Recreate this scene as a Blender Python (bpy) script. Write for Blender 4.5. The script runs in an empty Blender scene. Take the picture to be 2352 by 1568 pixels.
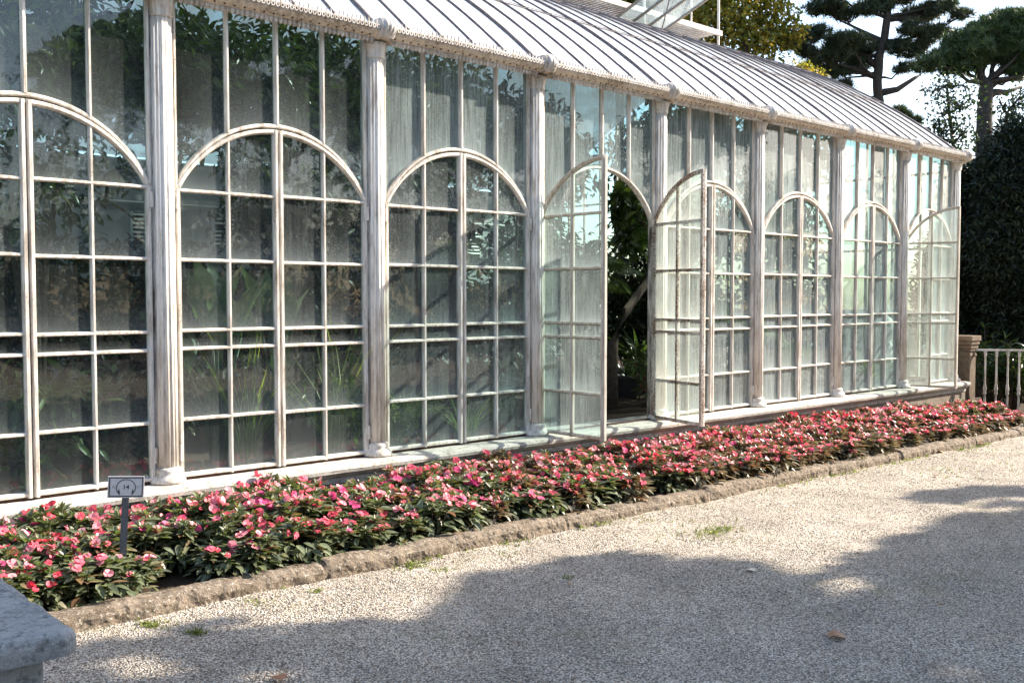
import bpy, math, random
import numpy as np
from mathutils import Vector, Matrix, noise as mnoise

random.seed(11)
rng = np.random.default_rng(11)
R = math.radians
scene = bpy.context.scene
COL = scene.collection

# ------------------------------------------------------------------ camera numbers
CX, CY, FPX = 1176.0, 784.0, 2287.0          # photo pixels of a 2352 wide view
PITCH = math.atan(104.0 / FPX)
PHI = math.atan(2518.0 / FPX)                # angle between view axis and facade
CAM = Vector((0.0, -6.75, 1.70))
FWD = Vector((math.cos(PHI), math.sin(PHI), 0))
RIGHT = Vector((math.sin(PHI), -math.cos(PHI), 0))
UPV = Vector((0, 0, 1))
AX = FWD * math.cos(PITCH) - UPV * math.sin(PITCH)
CUP = FWD * math.sin(PITCH) + UPV * math.cos(PITCH)
SUN = Vector((1.6, -0.6, 1.0)).normalized()


def ray(px, py):
    return (AX + RIGHT * ((px - CX) / FPX) + CUP * ((CY - py) / FPX))


def at(px, py, depth):
    return CAM + ray(px, py) * depth


def at_y(px, py, y):
    d = ray(px, py)
    return CAM + d * ((y - CAM.y) / d.y)


def zg(x):
    return -0.013 * (x - 2.5)


def ground_at(px, py):
    d = ray(px, py)
    t = 5.0
    for _ in range(6):
        p = CAM + d * t
        t = (zg(p.x) - CAM.z) / d.z
    return CAM + d * t


# ------------------------------------------------------------------ object helpers
def tag(o, label=None, cat=None, group=None, kind=None):
    if label: o["label"] = label
    if cat: o["category"] = cat
    if group: o["group"] = group
    if kind: o["kind"] = kind
    return o


def empty(name, loc=(0, 0, 0), label=None, cat=None, group=None, rz=0):
    o = bpy.data.objects.new(name, None)
    o.empty_display_size = 0.1
    COL.objects.link(o)
    o.location = loc
    o.rotation_euler = (0, 0, rz)
    return tag(o, label, cat, group)


def link(name, me, parent=None, loc=None):
    o = bpy.data.objects.new(name, me)
    COL.objects.link(o)
    if parent is not None: o.parent = parent
    if loc is not None: o.location = loc
    return o


class MB:
    """collects simple pieces of one mesh"""
    def __init__(self):
        self.v, self.f, self.uv = [], [], []

    def add(self, verts, faces, uv=None):
        b = len(self.v)
        self.v += [tuple(p) for p in verts]
        self.uv += (uv if uv else [(0.5, 0.5)] * len(verts))
        self.f += [tuple(i + b for i in f) for f in faces]

    def box(self, a, b):
        x0, y0, z0 = a; x1, y1, z1 = b
        self.add([(x0, y0, z0), (x1, y0, z0), (x1, y1, z0), (x0, y1, z0),
                  (x0, y0, z1), (x1, y0, z1), (x1, y1, z1), (x0, y1, z1)],
                 [(0, 3, 2, 1), (4, 5, 6, 7), (0, 1, 5, 4), (1, 2, 6, 5), (2, 3, 7, 6), (3, 0, 4, 7)])

    def sweep(self, path, prof, normal, closed=False, caps=True):
        """prof: list of (side, out) ; out runs along -normal's opposite (normal itself)"""
        n = len(path); m = len(prof); vs = []
        P = [Vector(p) for p in path]
        N = Vector(normal).normalized()
        for i in range(n):
            if closed:
                T = (P[(i + 1) % n] - P[i - 1]).normalized()
            else:
                a = P[max(i - 1, 0)]; b = P[min(i + 1, n - 1)]
                T = (b - a).normalized()
            S = T.cross(N).normalized()
            O = S.cross(T).normalized()
            k = 1.0
            if 0 < i < n - 1:
                c = (P[i] - P[i - 1]).normalized().dot(T)
                k = 1 / max(c, 0.5)
            for (s, o) in prof:
                vs.append(P[i] + S * (s * k) + O * o)
        fs = []
        for i in range(n if closed else n - 1):
            j = (i + 1) % n
            for q in range(m):
                r = (q + 1) % m
                fs.append((i * m + q, i * m + r, j * m + r, j * m + q))
        if caps and not closed:
            fs.append(tuple(range(m))[::-1])
            fs.append(tuple((n - 1) * m + q for q in range(m)))
        self.add(vs, fs)

    def tube(self, path, rad, seg=8):
        P = [Vector(p) for p in path]; n = len(P)
        rads = rad if isinstance(rad, (list, tuple)) else [rad] * n
        vs, fs = [], []
        up = Vector((0.31, 0.17, 0.93)).normalized()
        for i in range(n):
            T = (P[min(i + 1, n - 1)] - P[max(i - 1, 0)])
            if T.length < 1e-9: T = Vector((0, 0, 1))
            T.normalize()
            u = up if abs(T.dot(up)) < 0.95 else Vector((1, 0.1, 0)).normalized()
            A = T.cross(u).normalized(); B = T.cross(A)
            for q in range(seg):
                a = 2 * math.pi * q / seg
                vs.append(P[i] + (A * math.cos(a) + B * math.sin(a)) * rads[i])
        for i in range(n - 1):
            for q in range(seg):
                r = (q + 1) % seg
                fs.append((i * seg + q, i * seg + r, (i + 1) * seg + r, (i + 1) * seg + q))
        fs.append(tuple(range(seg))[::-1])
        fs.append(tuple((n - 1) * seg + q for q in range(seg)))
        self.add(vs, fs)

    def lathe(self, prof, seg=20, c=(0, 0), flute=None):
        vs, fs = [], []
        for (r, z) in prof:
            for q in range(seg):
                a = 2 * math.pi * q / seg
                rr = r
                if flute: rr = r + flute[1] * (abs(math.cos(flute[0] * a / 2)) - 0.5)
                vs.append((c[0] + rr * math.cos(a), c[1] + rr * math.sin(a), z))
        n = len(prof)
        for i in range(n - 1):
            for q in range(seg):
                r = (q + 1) % seg
                fs.append((i * seg + q, i * seg + r, (i + 1) * seg + r, (i + 1) * seg + q))
        fs.append(tuple(range(seg))[::-1])
        fs.append(tuple((n - 1) * seg + q for q in range(seg)))
        self.add(vs, fs)

    def mesh(self, name, mat, smooth=False, bevel=0):
        me = bpy.data.meshes.new(name)
        me.from_pydata(self.v, [], self.f)
        me.update()
        uvl = me.uv_layers.new(name="UVMap")
        li = np.empty(len(me.loops), np.int32)
        me.loops.foreach_get("vertex_index", li)
        uvl.data.foreach_set("uv", np.array(self.uv, np.float32)[li].ravel())
        if mat: me.materials.append(mat)
        if smooth:
            me.polygons.foreach_set("use_smooth", np.ones(len(me.polygons), bool))
        return me

    def build(self, name, mat, parent=None, smooth=False, loc=None, bevel=0, autosmooth=None):
        me = self.mesh(name, mat, smooth)
        o = link(name, me, parent, loc)
        if bevel:
            md = o.modifiers.new("bevel", "BEVEL")
            md.width = bevel; md.segments = 2; md.limit_method = 'ANGLE'
        return o


# leaf templates: (along, side, up) with faces
def leaf_template(w=1.0, rows=((0.3, 0.85), (0.65, 0.75)), fold=0.5, droop=0.25):
    v = [(0, 0, 0, 0)]; f = []
    for (t, s) in rows:
        d = -droop * t * t
        v += [(t, -s * w * 0.5, d, fold * s * 0.5), (t, 0, d, 0), (t, s * w * 0.5, d, fold * s * 0.5)]
    v.append((1, 0, -droop, 0))
    n = len(rows)
    f += [(0, 2, 1), (0, 3, 2)]
    for i in range(n - 1):
        a = 1 + 3 * i; b = a + 3
        f += [(a, a + 1, b + 1, b), (a + 1, a + 2, b + 2, b + 1)]
    a = 1 + 3 * (n - 1); t = len(v) - 1
    f += [(a, a + 1, t), (a + 1, a + 2, t)]
    return np.array(v, float), f


LEAF = leaf_template()
LEAF3 = leaf_template(rows=((0.2, 0.7), (0.45, 1.0), (0.75, 0.62)), fold=0.6, droop=0.3)
LEAFI = leaf_template(rows=((0.18, 0.7), (0.42, 1.0), (0.75, 0.6)), fold=0.5, droop=0.16)
BROAD = leaf_template(rows=((0.25, 0.95), (0.65, 0.95)), fold=0.35, droop=0.2)
PETAL = leaf_template(rows=((0.3, 0.7), (0.7, 1.1), (0.95, 0.7)), fold=0.14, droop=0.1)
BLADE = leaf_template(rows=((0.25, 1.0), (0.5, 0.9), (0.78, 0.6)), fold=0.5, droop=0.5)
NEEDLE = (np.array([(0, -0.5, 0, 0), (0, 0.5, 0, 0), (1, 0.0, 0, 0)], float), [(0, 1, 2)])
QLEAF = (np.array([(0, 0, 0, 0), (0.5, -0.5, 0, 0.16), (1, 0, -0.1, 0), (0.5, 0.5, 0, 0.16)], float), [(0, 2, 1), (0, 3, 2)])


def nrm(a):
    return a / np.maximum(np.linalg.norm(a, axis=1, keepdims=True), 1e-9)


def scatter(T, P, D, U, L, W, rnd=None):
    """instances of a leaf template as plain arrays"""
    tv, tf = T
    P = np.asarray(P, float); n = len(P)
    D = nrm(np.asarray(D, float)); S = np.cross(D, np.asarray(U, float)); S = nrm(S); N = np.cross(S, D)
    L = np.broadcast_to(L, (n,)).astype(float); W = np.broadcast_to(W, (n,)).astype(float)
    V = (P[:, None, :] + D[:, None, :] * (tv[None, :, 0:1] * L[:, None, None])
         + S[:, None, :] * (tv[None, :, 1:2] * W[:, None, None])
         + N[:, None, :] * (tv[None, :, 2:3] * L[:, None, None] + tv[None, :, 3:4] * W[:, None, None]))
    V = V.reshape(-1, 3)
    m = len(tv)
    rr = rng.random(n) if rnd is None else np.asarray(rnd, float)
    rv = np.repeat(rr, m)
    loops, starts, totals = [], [], []
    off = np.arange(n) * m
    # faces grouped per instance
    flat = np.concatenate([np.array(f) for f in tf])
    lt = np.array([len(f) for f in tf])
    lv = (flat[None, :] + off[:, None]).ravel()
    tot = np.tile(lt, n)
    return V, lv, tot, rv


def cloud_mesh(name, parts, mats, mat_index=None):
    """parts: list of scatter() results"""
    Vs, Ls, Ts, Rs, Ms = [], [], [], [], []
    b = 0
    for k, (V, lv, tot, rv) in enumerate(parts):
        Vs.append(V); Ls.append(lv + b); Ts.append(tot); Rs.append(rv); b += len(V)
        Ms.append(np.full(len(tot), mat_index[k] if mat_index else 0, np.int32))
    V = np.concatenate(Vs); lv = np.concatenate(Ls).astype(np.int32); tot = np.concatenate(Ts).astype(np.int32)
    rv = np.concatenate(Rs).astype(np.float32); mi = np.concatenate(Ms)
    me = bpy.data.meshes.new(name)
    me.vertices.add(len(V)); me.vertices.foreach_set("co", V.astype(np.float32).ravel())
    me.loops.add(len(lv)); me.loops.foreach_set("vertex_index", lv)
    me.polygons.add(len(tot))
    st = np.concatenate([[0], np.cumsum(tot)[:-1]]).astype(np.int32)
    me.polygons.foreach_set("loop_start", st)
    me.polygons.foreach_set("loop_total", tot)
    for m in (mats if isinstance(mats, (list, tuple)) else [mats]): me.materials.append(m)
    me.polygons.foreach_set("material_index", mi)
    me.update(calc_edges=True)
    a = me.attributes.new("rnd", 'FLOAT', 'POINT')
    a.data.foreach_set("value", rv)
    me.validate()
    return me


def mb_part(mb):
    """turn an MB into a scatter-like part (for mixed meshes)"""
    V = np.array(mb.v, float)
    lv = np.concatenate([np.array(f) for f in mb.f]); tot = np.array([len(f) for f in mb.f])
    return V, lv, tot, np.full(len(V), 0.5)


# ------------------------------------------------------------------ materials
class NT:
    def __init__(self, name):
        self.m = bpy.data.materials.new(name); self.m.use_nodes = True
        self.t = self.m.node_tree; self.t.nodes.clear()
        self.out = self.n("ShaderNodeOutputMaterial")

    def n(self, typ, **kw):
        x = self.t.nodes.new(typ)
        for k, v in kw.items():
            if k.startswith("i_"):
                key = k[2:].replace("_", " ")
                x.inputs[key].default_value = v
            else: setattr(x, k, v)
        return x

    def l(self, a, b): self.t.links.new(a, b)

    def val(self, sock, v):
        if hasattr(v, "is_output") or hasattr(v, "links"): self.l(v, sock)
        else: sock.default_value = v

    def math(self, op, a, b=0.0, clamp=False):
        x = self.n("ShaderNodeMath", operation=op, use_clamp=clamp)
        self.val(x.inputs[0], a); self.val(x.inputs[1], b)
        return x.outputs[0]

    def mix(self, f, a, b, blend='MIX'):
        x = self.n("ShaderNodeMix", data_type='RGBA', blend_type=blend)
        self.val(x.inputs[0], f)
        for s, v in ((x.inputs[6], a), (x.inputs[7], b)):
            if isinstance(v, tuple): s.default_value = (*v, 1) if len(v) == 3 else v
            else: self.l(v, s)
        return x.outputs[2]

    def pos(self, scale=(1, 1, 1), obj=False):
        if obj:
            src = self.n("ShaderNodeTexCoord").outputs["Object"]
        else:
            src = self.n("ShaderNodeNewGeometry").outputs["Position"]
        mp = self.n("ShaderNodeMapping"); mp.inputs["Scale"].default_value = scale
        self.l(src, mp.inputs[0])
        return mp.outputs[0]

    def noise(self, vec, scale, detail=3, rough=0.6):
        x = self.n("ShaderNodeTexNoise"); x.inputs["Scale"].default_value = scale
        x.inputs["Detail"].default_value = detail; x.inputs["Roughness"].default_value = rough
        self.l(vec, x.inputs["Vector"])
        return x.outputs["Fac"]

    def ramp(self, f, a, b, lo=0.0, hi=1.0):
        x = self.n("ShaderNodeMapRange"); x.inputs[1].default_value = a; x.inputs[2].default_value = b
        x.inputs[3].default_value = lo; x.inputs[4].default_value = hi
        self.l(f, x.inputs[0])
        return x.outputs[0]

    def cramp(self, f, stops):
        x = self.n("ShaderNodeValToRGB")
        el = x.color_ramp.elements
        while len(el) < len(stops): el.new(0.5)
        for e, (p, c) in zip(el, stops):
            e.position = p; e.color = (*c, 1)
        self.l(f, x.inputs[0])
        return x.outputs[0]

    def bump(self, h, strength=0.4, dist=0.01):
        b = self.n("ShaderNodeBump"); b.inputs["Strength"].default_value = strength
        b.inputs["Distance"].default_value = dist
        self.l(h, b.inputs["Height"])
        return b.outputs[0]

    def bsdf(self, color, rough=0.6, normal=None, spec=0.5, metal=0.0):
        p = self.n("ShaderNodeBsdfPrincipled")
        if isinstance(color, tuple): p.inputs["Base Color"].default_value = (*color, 1)
        else: self.l(color, p.inputs["Base Color"])
        self.val(p.inputs["Roughness"], rough)
        p.inputs["Specular IOR Level"].default_value = spec
        p.inputs["Metallic"].default_value = metal
        if normal is not None: self.l(normal, p.inputs["Normal"])
        return p.outputs[0]

    def done(self, s):
        self.l(s, self.out.inputs[0]); return self.m


def mat_paint(name, rust=0.5, base=(0.79, 0.74, 0.675), grime=0.5, dirt=(0.33, 0.27, 0.20)):
    t = NT(name)
    p = t.pos((1, 1, 0.16)); q = t.pos()
    n1 = t.noise(p, 26, 4, 0.7); n2 = t.noise(q, 60, 4, 0.7); n3 = t.noise(q, 2.3, 2)
    g = t.ramp(t.math('ADD', n1, t.math('MULTIPLY', n3, 0.35)), 0.70 - 0.16 * grime, 0.98 - 0.12 * grime)
    c = t.mix(g, base, dirt)
    fine = t.ramp(t.noise(q, 190, 2), 0.3, 0.8, 0.86, 1.0)
    c = t.mix(1.0, c, fine, 'MULTIPLY')
    rr = t.ramp(t.math('ADD', n2, t.math('MULTIPLY', n3, 0.5)), 0.98 - 0.2 * rust, 1.05 - 0.2 * rust)
    c = t.mix(rr, c, (0.16, 0.07, 0.035))
    bm = t.bump(t.math('ADD', t.noise(q, 90, 4), t.math('MULTIPLY', rr, -0.6)), 0.35, 0.004)
    return t.done(t.bsdf(c, t.ramp(n2, 0.2, 0.8, 0.42, 0.75), bm, 0.4))


def mat_glass(name, dust=0.12, tint=(0.72, 0.88, 0.86), streak=1.0, bottom=0.3, refl=1.0, dcol=(0.60, 0.68, 0.69), transl=0.3):
    t = NT(name)
    uv = t.n("ShaderNodeUVMap").outputs[0]
    sep = t.n("ShaderNodeSeparateXYZ"); t.l(uv, sep.inputs[0])
    v = sep.outputs[1]
    q = t.pos(); ps = t.pos((1, 1, 0.035)); pf = t.pos((1, 1, 0.25))
    st = t.ramp(t.noise(ps, 70, 3, 0.75), 0.35, 0.75, 0.55, 1.5)
    sp = t.ramp(t.noise(q, 330, 1, 0.9), 0.3, 0.75, 0.4, 1.6)
    cl = t.ramp(t.noise(pf, 2.2, 3), 0.3, 0.72, 0.55, 1.35)
    low = t.math('POWER', t.math('SUBTRACT', 1.0, v, True), 4.0)
    edge = t.math('MULTIPLY', low, bottom)
    d = t.math('MULTIPLY', t.math('MULTIPLY', st, sp), t.math('MULTIPLY', cl, dust))
    d = t.math('ADD', d, edge)
    d = t.math('ADD', d, t.ramp(t.noise(q, 55, 2, 0.8), 0.77, 0.80, 0, 0.35))   # splashes of lime
    d = t.math('MINIMUM', d, 0.85)
    lw = t.n("ShaderNodeLayerWeight"); lw.inputs[0].default_value = 0.5
    fc = lw.outputs["Facing"]
    cs = t.math('MAXIMUM', t.math('SUBTRACT', 1.0, fc), 0.22)
    # dust film: optical depth grows with the slant of the view
    cov = t.math('SUBTRACT', 1.0, t.math('POWER', t.math('SUBTRACT', 1.0, d), t.math('DIVIDE', 1.0, cs)))
    df = t.n("ShaderNodeBsdfDiffuse"); df.inputs[0].default_value = (*dcol, 1)
    tl = t.n("ShaderNodeBsdfTranslucent"); tl.inputs[0].default_value = (*dcol, 1)
    ms = t.n("ShaderNodeMixShader"); ms.inputs[0].default_value = transl
    t.l(df.outputs[0], ms.inputs[1]); t.l(tl.outputs[0], ms.inputs[2])
    tr = t.n("ShaderNodeBsdfTransparent"); tr.inputs[0].default_value = (*tint, 1)
    m1 = t.n("ShaderNodeMixShader"); t.l(cov, m1.inputs[0]); t.l(tr.outputs[0], m1.inputs[1]); t.l(ms.outputs[0], m1.inputs[2])
    gl = t.n("ShaderNodeBsdfGlossy"); gl.inputs["Roughness"].default_value = 0.03
    b = t.bump(t.noise(q, 5, 2), 0.12, 0.01); t.l(b, gl.inputs["Normal"])
    fr = t.math('MULTIPLY', t.math('ADD', 0.075, t.math('MULTIPLY', t.math('POWER', fc, 5.0), 0.9)), refl)
    m2 = t.n("ShaderNodeMixShader"); t.l(fr, m2.inputs[0]); t.l(m1.outputs[0], m2.inputs[1]); t.l(gl.outputs[0], m2.inputs[2])
    return t.done(m2.outputs[0])


def mat_leaf(name, stops, rough=0.4, trans=0.35, tcol=None, spec=0.5, noise_amt=0.25):
    t = NT(name)
    at_ = t.n("ShaderNodeAttribute", attribute_name="rnd")
    f = at_.outputs["Fac"]
    c = t.cramp(f, stops)
    nz = t.ramp(t.noise(t.pos(), 28, 2), 0.3, 0.7, 1 - noise_amt, 1 + noise_amt)
    c = t.mix(1.0, c, nz, 'MULTIPLY')
    p = t.bsdf(c, rough, None, spec)
    tl = t.n("ShaderNodeBsdfTranslucent")
    tc = t.mix(1.0, c, tcol if tcol else (1.5, 1.7, 0.7), 'MULTIPLY')
    t.l(tc, tl.inputs[0])
    ms = t.n("ShaderNodeMixShader"); ms.inputs[0].default_value = trans
    t.l(p, ms.inputs[1]); t.l(tl.outputs[0], ms.inputs[2])
    return t.done(ms.outputs[0])


def mat_plain(name, c, rough=0.6, var=0.2, scale=20, metal=0, spec=0.5, bump=0.2):
    t = NT(name); q = t.pos()
    n = t.noise(q, scale, 4)
    cc = t.mix(t.ramp(n, 0.3, 0.7), tuple(x * (1 - var) for x in c), tuple(min(1, x * (1 + var)) for x in c))
    return t.done(t.bsdf(cc, rough, t.bump(n, bump, 0.01), spec, metal))


def mat_stone(name, a, b, spots=(0.6, 0.58, 0.54), spot=0.66, dark=(0.06, 0.045, 0.035), darkness=0.5, bumpd=0.02, scale=1.0):
    t = NT(name); q = t.pos()
    n1 = t.noise(q, 7 * scale, 5, 0.7); n2 = t.noise(q, 55 * scale, 5, 0.75); n3 = t.noise(q, 17 * scale, 4, 0.7)
    n4 = t.noise(q, 170 * scale, 3, 0.7)
    c = t.mix(t.ramp(n1, 0.3, 0.7), a, b)
    c = t.mix(t.ramp(n3, 0.64 - 0.14 * darkness, 0.8 - 0.14 * darkness, 0, 0.85), c, dark)
    c = t.mix(t.ramp(n2, spot, spot + 0.06, 0, 0.8), c, spots)
    c = t.mix(1.0, c, t.ramp(n4, 0.3, 0.7, 0.7, 1.2), 'MULTIPLY')
    h = t.math('ADD', n2, t.math('MULTIPLY', n4, 0.5))
    return t.done(t.bsdf(c, 0.9, t.bump(h, 0.8, bumpd), 0.2))


def mat_gravel():
    t = NT("gravel"); q = t.pos((1, 1, 0.3))
    vo = t.n("ShaderNodeTexVoronoi"); vo.inputs["Scale"].default_value = 92; t.l(q, vo.inputs["Vector"])
    vs = t.n("ShaderNodeTexVoronoi"); vs.inputs["Scale"].default_value = 92; vs.feature = 'F1'
    sp = t.n("ShaderNodeSeparateColor"); t.l(vo.outputs["Color"], sp.inputs[0])
    c = t.cramp(sp.outputs[0], [(0.0, (0.26, 0.215, 0.17)), (0.25, (0.50, 0.43, 0.35)), (0.6, (0.68, 0.59, 0.485)), (0.85, (0.79, 0.70, 0.59)), (1.0, (0.90, 0.84, 0.76))])
    big = t.ramp(t.noise(t.pos(), 1.3, 6, 0.7), 0.3, 0.7, 0.70, 1.16)
    c = t.mix(1.0, c, big, 'MULTIPLY')
    gap = t.ramp(vo.outputs["Distance"], 0.40, 0.72, 1.0, 0.33)
    c = t.mix(1.0, c, gap, 'MULTIPLY')
    sc = t.pos()
    mo = t.ramp(t.math('ADD', t.noise(sc, 2.1, 4, 0.7), t.math('MULTIPLY', t.noise(sc, 0.45, 2), 0.5)), 0.86, 0.97, 0, 0.35)
    c = t.mix(mo, c, (0.22, 0.21, 0.09))
    soil = t.ramp(t.noise(sc, 3.4, 5, 0.7), 0.62, 0.75, 0, 0.4)
    c = t.mix(soil, c, (0.20, 0.15, 0.105))
    h = t.math('ADD', t.math('MULTIPLY', vo.outputs["Distance"], -1.0), t.math('MULTIPLY', sp.outputs[1], 0.5))
    h2 = t.math('ADD', h, t.math('MULTIPLY', t.noise(sc, 14, 3), 1.6))
    return t.done(t.bsdf(c, 0.85, t.bump(h2, 0.9, 0.014), 0.25))


M_paint = mat_paint("white_paint", 0.35, grime=0.62)
M_paint_col = mat_paint("column_paint", 0.2, grime=0.45)
M_paint_jamb = mat_paint("jamb_paint", 0.3, base=(0.66, 0.62, 0.56), grime=1.25, dirt=(0.075, 0.058, 0.035))
M_paint_rust = mat_paint("rusted_paint", 1.15, grime=0.95)
M_paint_aged = mat_paint("aged_paint", 0.45, base=(0.62, 0.585, 0.52), grime=0.95)
M_rustdark = mat_plain("rust_strip", (0.07, 0.032, 0.024), 0.9, 0.5, 40)
M_gutter = mat_paint("gutter_paint", 0.5, base=(0.74, 0.65, 0.54), grime=0.7)
M_gutter_lace = mat_paint("lace_paint", 0.3, base=(0.70, 0.665, 0.63), grime=0.75)
M_ventbar = mat_paint("vent_paint", 0.6, base=(0.22, 0.185, 0.155), grime=0.9)
M_bar = mat_paint("roof_bar_shaded_paint", 0.4, base=(0.21, 0.175, 0.17), grime=0.5, dirt=(0.09, 0.06, 0.05))  # dark base carries the bars' shadow side as well as their rust
M_glass = {0: mat_glass("glass_clear", 0.030, bottom=0.16), 1: mat_glass("glass_dusty", 0.062, bottom=0.20),
           2: mat_glass("glass_dustier", 0.12, bottom=0.2), 3: mat_glass("glass_film", 0.29, bottom=0.2, dcol=(0.58, 0.68, 0.685))}
M_glass[4] = mat_glass("glass_limed", 0.17, bottom=0.14, dcol=(0.68, 0.70, 0.66), transl=0.5)
M_roofglass = mat_glass("roof_glass_limewashed", 0.85, bottom=0.0, streak=0.3, dcol=(0.86, 0.88, 0.89), transl=0.16)
M_sill = mat_stone("sill_stone", (0.46, 0.42, 0.37), (0.68, 0.64, 0.58), dark=(0.15, 0.12, 0.09), darkness=0.72, bumpd=0.006)
M_wallstone = mat_stone("base_wall_stone", (0.20, 0.16, 0.12), (0.30, 0.25, 0.20), spots=(0.35, 0.3, 0.25), bumpd=0.01)
M_kerb = mat_stone("kerb_stone", (0.19, 0.145, 0.105), (0.36, 0.295, 0.225), spots=(0.62, 0.57, 0.50), spot=0.57, dark=(0.05, 0.04, 0.026), darkness=0.9, bumpd=0.03)
M_block = mat_stone("grey_granite", (0.26, 0.275, 0.275), (0.46, 0.47, 0.465), spots=(0.60, 0.60, 0.59), spot=0.58, dark=(0.10, 0.10, 0.10), darkness=0.85, bumpd=0.012, scale=1.5)
M_pillar = mat_stone("pillar_stone", (0.13, 0.095, 0.066), (0.24, 0.185, 0.135), spots=(0.38, 0.33, 0.27), spot=0.68, bumpd=0.012)
M_gravel = mat_gravel()
M_soil = mat_stone("soil", (0.045, 0.03, 0.02), (0.08, 0.055, 0.037), spots=(0.14, 0.10, 0.07), spot=0.7, bumpd=0.02)
M_backwall = mat_plain("pale_plaster", (0.36, 0.385, 0.39), 0.9, 0.12, 1.5)
M_louver = mat_plain("louver_paint", (0.70, 0.69, 0.66), 0.6, 0.1)
M_bark = mat_plain("bark", (0.085, 0.062, 0.045), 0.95, 0.5, 25, bump=0.8)
M_barkd = mat_plain("dark_bark", (0.05, 0.040, 0.032), 0.95, 0.5, 18, bump=0.8)
M_terra = mat_plain("terracotta", (0.36, 0.15, 0.085), 0.8, 0.25, 12)
M_darkpot = mat_plain("dark_plastic", (0.05, 0.05, 0.052), 0.5, 0.2)
M_stem = mat_plain("plant_stem", (0.07, 0.06, 0.03), 0.7, 0.3)
M_black = mat_plain("black_paint", (0.045, 0.04, 0.045), 0.55, 0.2)
M_post = mat_plain("dark_steel", (0.085, 0.088, 0.095), 0.5, 0.25, 40)
M_plate = mat_plain("brushed_plate", (0.62, 0.585, 0.57), 0.5, 0.05, 30)
M_screw = mat_plain("screw_steel", (0.7, 0.7, 0.7), 0.3, 0.05, metal=1.0)
M_finial = mat_plain("pale_stone", (0.7, 0.7, 0.68), 0.8, 0.1)

M_imp_g = mat_leaf("impatiens_leaf_green", [(0, (0.07, 0.085, 0.045)), (0.5, (0.145, 0.17, 0.09)), (0.86, (0.20, 0.225, 0.125)), (1, (0.20, 0.09, 0.04))], 0.46, 0.25, spec=1.0)
M_imp_b = mat_leaf("impatiens_leaf_bronze", [(0, (0.12, 0.08, 0.05)), (0.4, (0.18, 0.175, 0.11)), (0.8, (0.25, 0.22, 0.14)), (1, (0.28, 0.11, 0.04))], 0.36, 0.25, spec=1.0, tcol=(1.35, 1.15, 0.65))
PINKS = [(0.78, 0.13, 0.19), (0.80, 0.20, 0.25), (0.74, 0.10, 0.26), (0.84, 0.32, 0.37), (0.74, 0.07, 0.11), (0.86, 0.48, 0.50)]
M_petal = [mat_leaf("petal_pink_%d" % i, [(0, tuple(x * 0.85 for x in c)), (1, tuple(min(1, x * 1.12) for x in c))], 0.5, 0.3, tcol=(1.1, 0.9, 0.9), spec=0.3, noise_amt=0.08) for i, c in enumerate(PINKS)]
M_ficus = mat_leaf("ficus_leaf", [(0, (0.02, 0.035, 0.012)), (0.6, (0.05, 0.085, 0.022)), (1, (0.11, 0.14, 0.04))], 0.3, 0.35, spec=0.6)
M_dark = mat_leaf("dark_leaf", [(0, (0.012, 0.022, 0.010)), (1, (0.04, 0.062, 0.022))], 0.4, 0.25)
M_strel = mat_leaf("paddle_leaf", [(0, (0.09, 0.13, 0.07)), (1, (0.20, 0.24, 0.15))], 0.4, 0.35)
M_grassb = mat_leaf("strap_leaf", [(0, (0.09, 0.14, 0.03)), (1, (0.22, 0.27, 0.08))], 0.4, 0.4)
M_palm = mat_leaf("palm_leaf", [(0, (0.05, 0.08, 0.03)), (1, (0.12, 0.16, 0.06))], 0.4, 0.3)
M_dry = mat_leaf("dry_leaf", [(0, (0.28, 0.13, 0.045)), (1, (0.42, 0.24, 0.09))], 0.6, 0.3, tcol=(1.2, 1.0, 0.7))
M_pine = mat_leaf("pine_needle", [(0, (0.022, 0.04, 0.024)), (0.6, (0.048, 0.075, 0.04)), (1, (0.085, 0.10, 0.04))], 0.45, 0.15)
M_pine2 = mat_leaf("pine_needle_green", [(0, (0.025, 0.048, 0.02)), (0.6, (0.06, 0.10, 0.034)), (1, (0.11, 0.14, 0.045))], 0.45, 0.15)
M_yellow = mat_leaf("autumn_leaf", [(0, (0.09, 0.12, 0.03)), (0.5, (0.20, 0.22, 0.05)), (0.85, (0.38, 0.33, 0.07)), (1, (0.45, 0.30, 0.05))], 0.5, 0.45, tcol=(1.5, 1.3, 0.5))
M_yew = mat_leaf("yew_leaf", [(0, (0.009, 0.016, 0.009)), (0.8, (0.022, 0.036, 0.016)), (1, (0.05, 0.075, 0.028))], 0.55, 0.1)
M_laurel = mat_leaf("laurel_leaf", [(0, (0.03, 0.055, 0.02)), (0.7, (0.06, 0.105, 0.03)), (1, (0.14, 0.20, 0.04))], 0.25, 0.35, spec=0.9)
M_shade = mat_leaf("shade_tree_leaf", [(0, (0.025, 0.045, 0.015)), (1, (0.06, 0.09, 0.03))], 0.4, 0.2)
M_turf = mat_leaf("turf_blade", [(0, (0.10, 0.13, 0.03)), (1, (0.24, 0.25, 0.08))], 0.5, 0.4)
M_fallen = [mat_leaf("fallen_brown", [(0, (0.30, 0.135, 0.07)), (1, (0.36, 0.17, 0.09))], 0.4, 0.1),
            mat_leaf("fallen_tan", [(0, (0.42, 0.27, 0.13)), (1, (0.48, 0.31, 0.16))], 0.5, 0.1),
            mat_leaf("fallen_pale", [(0, (0.66, 0.60, 0.52)), (1, (0.72, 0.66, 0.58))], 0.5, 0.1)]

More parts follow.
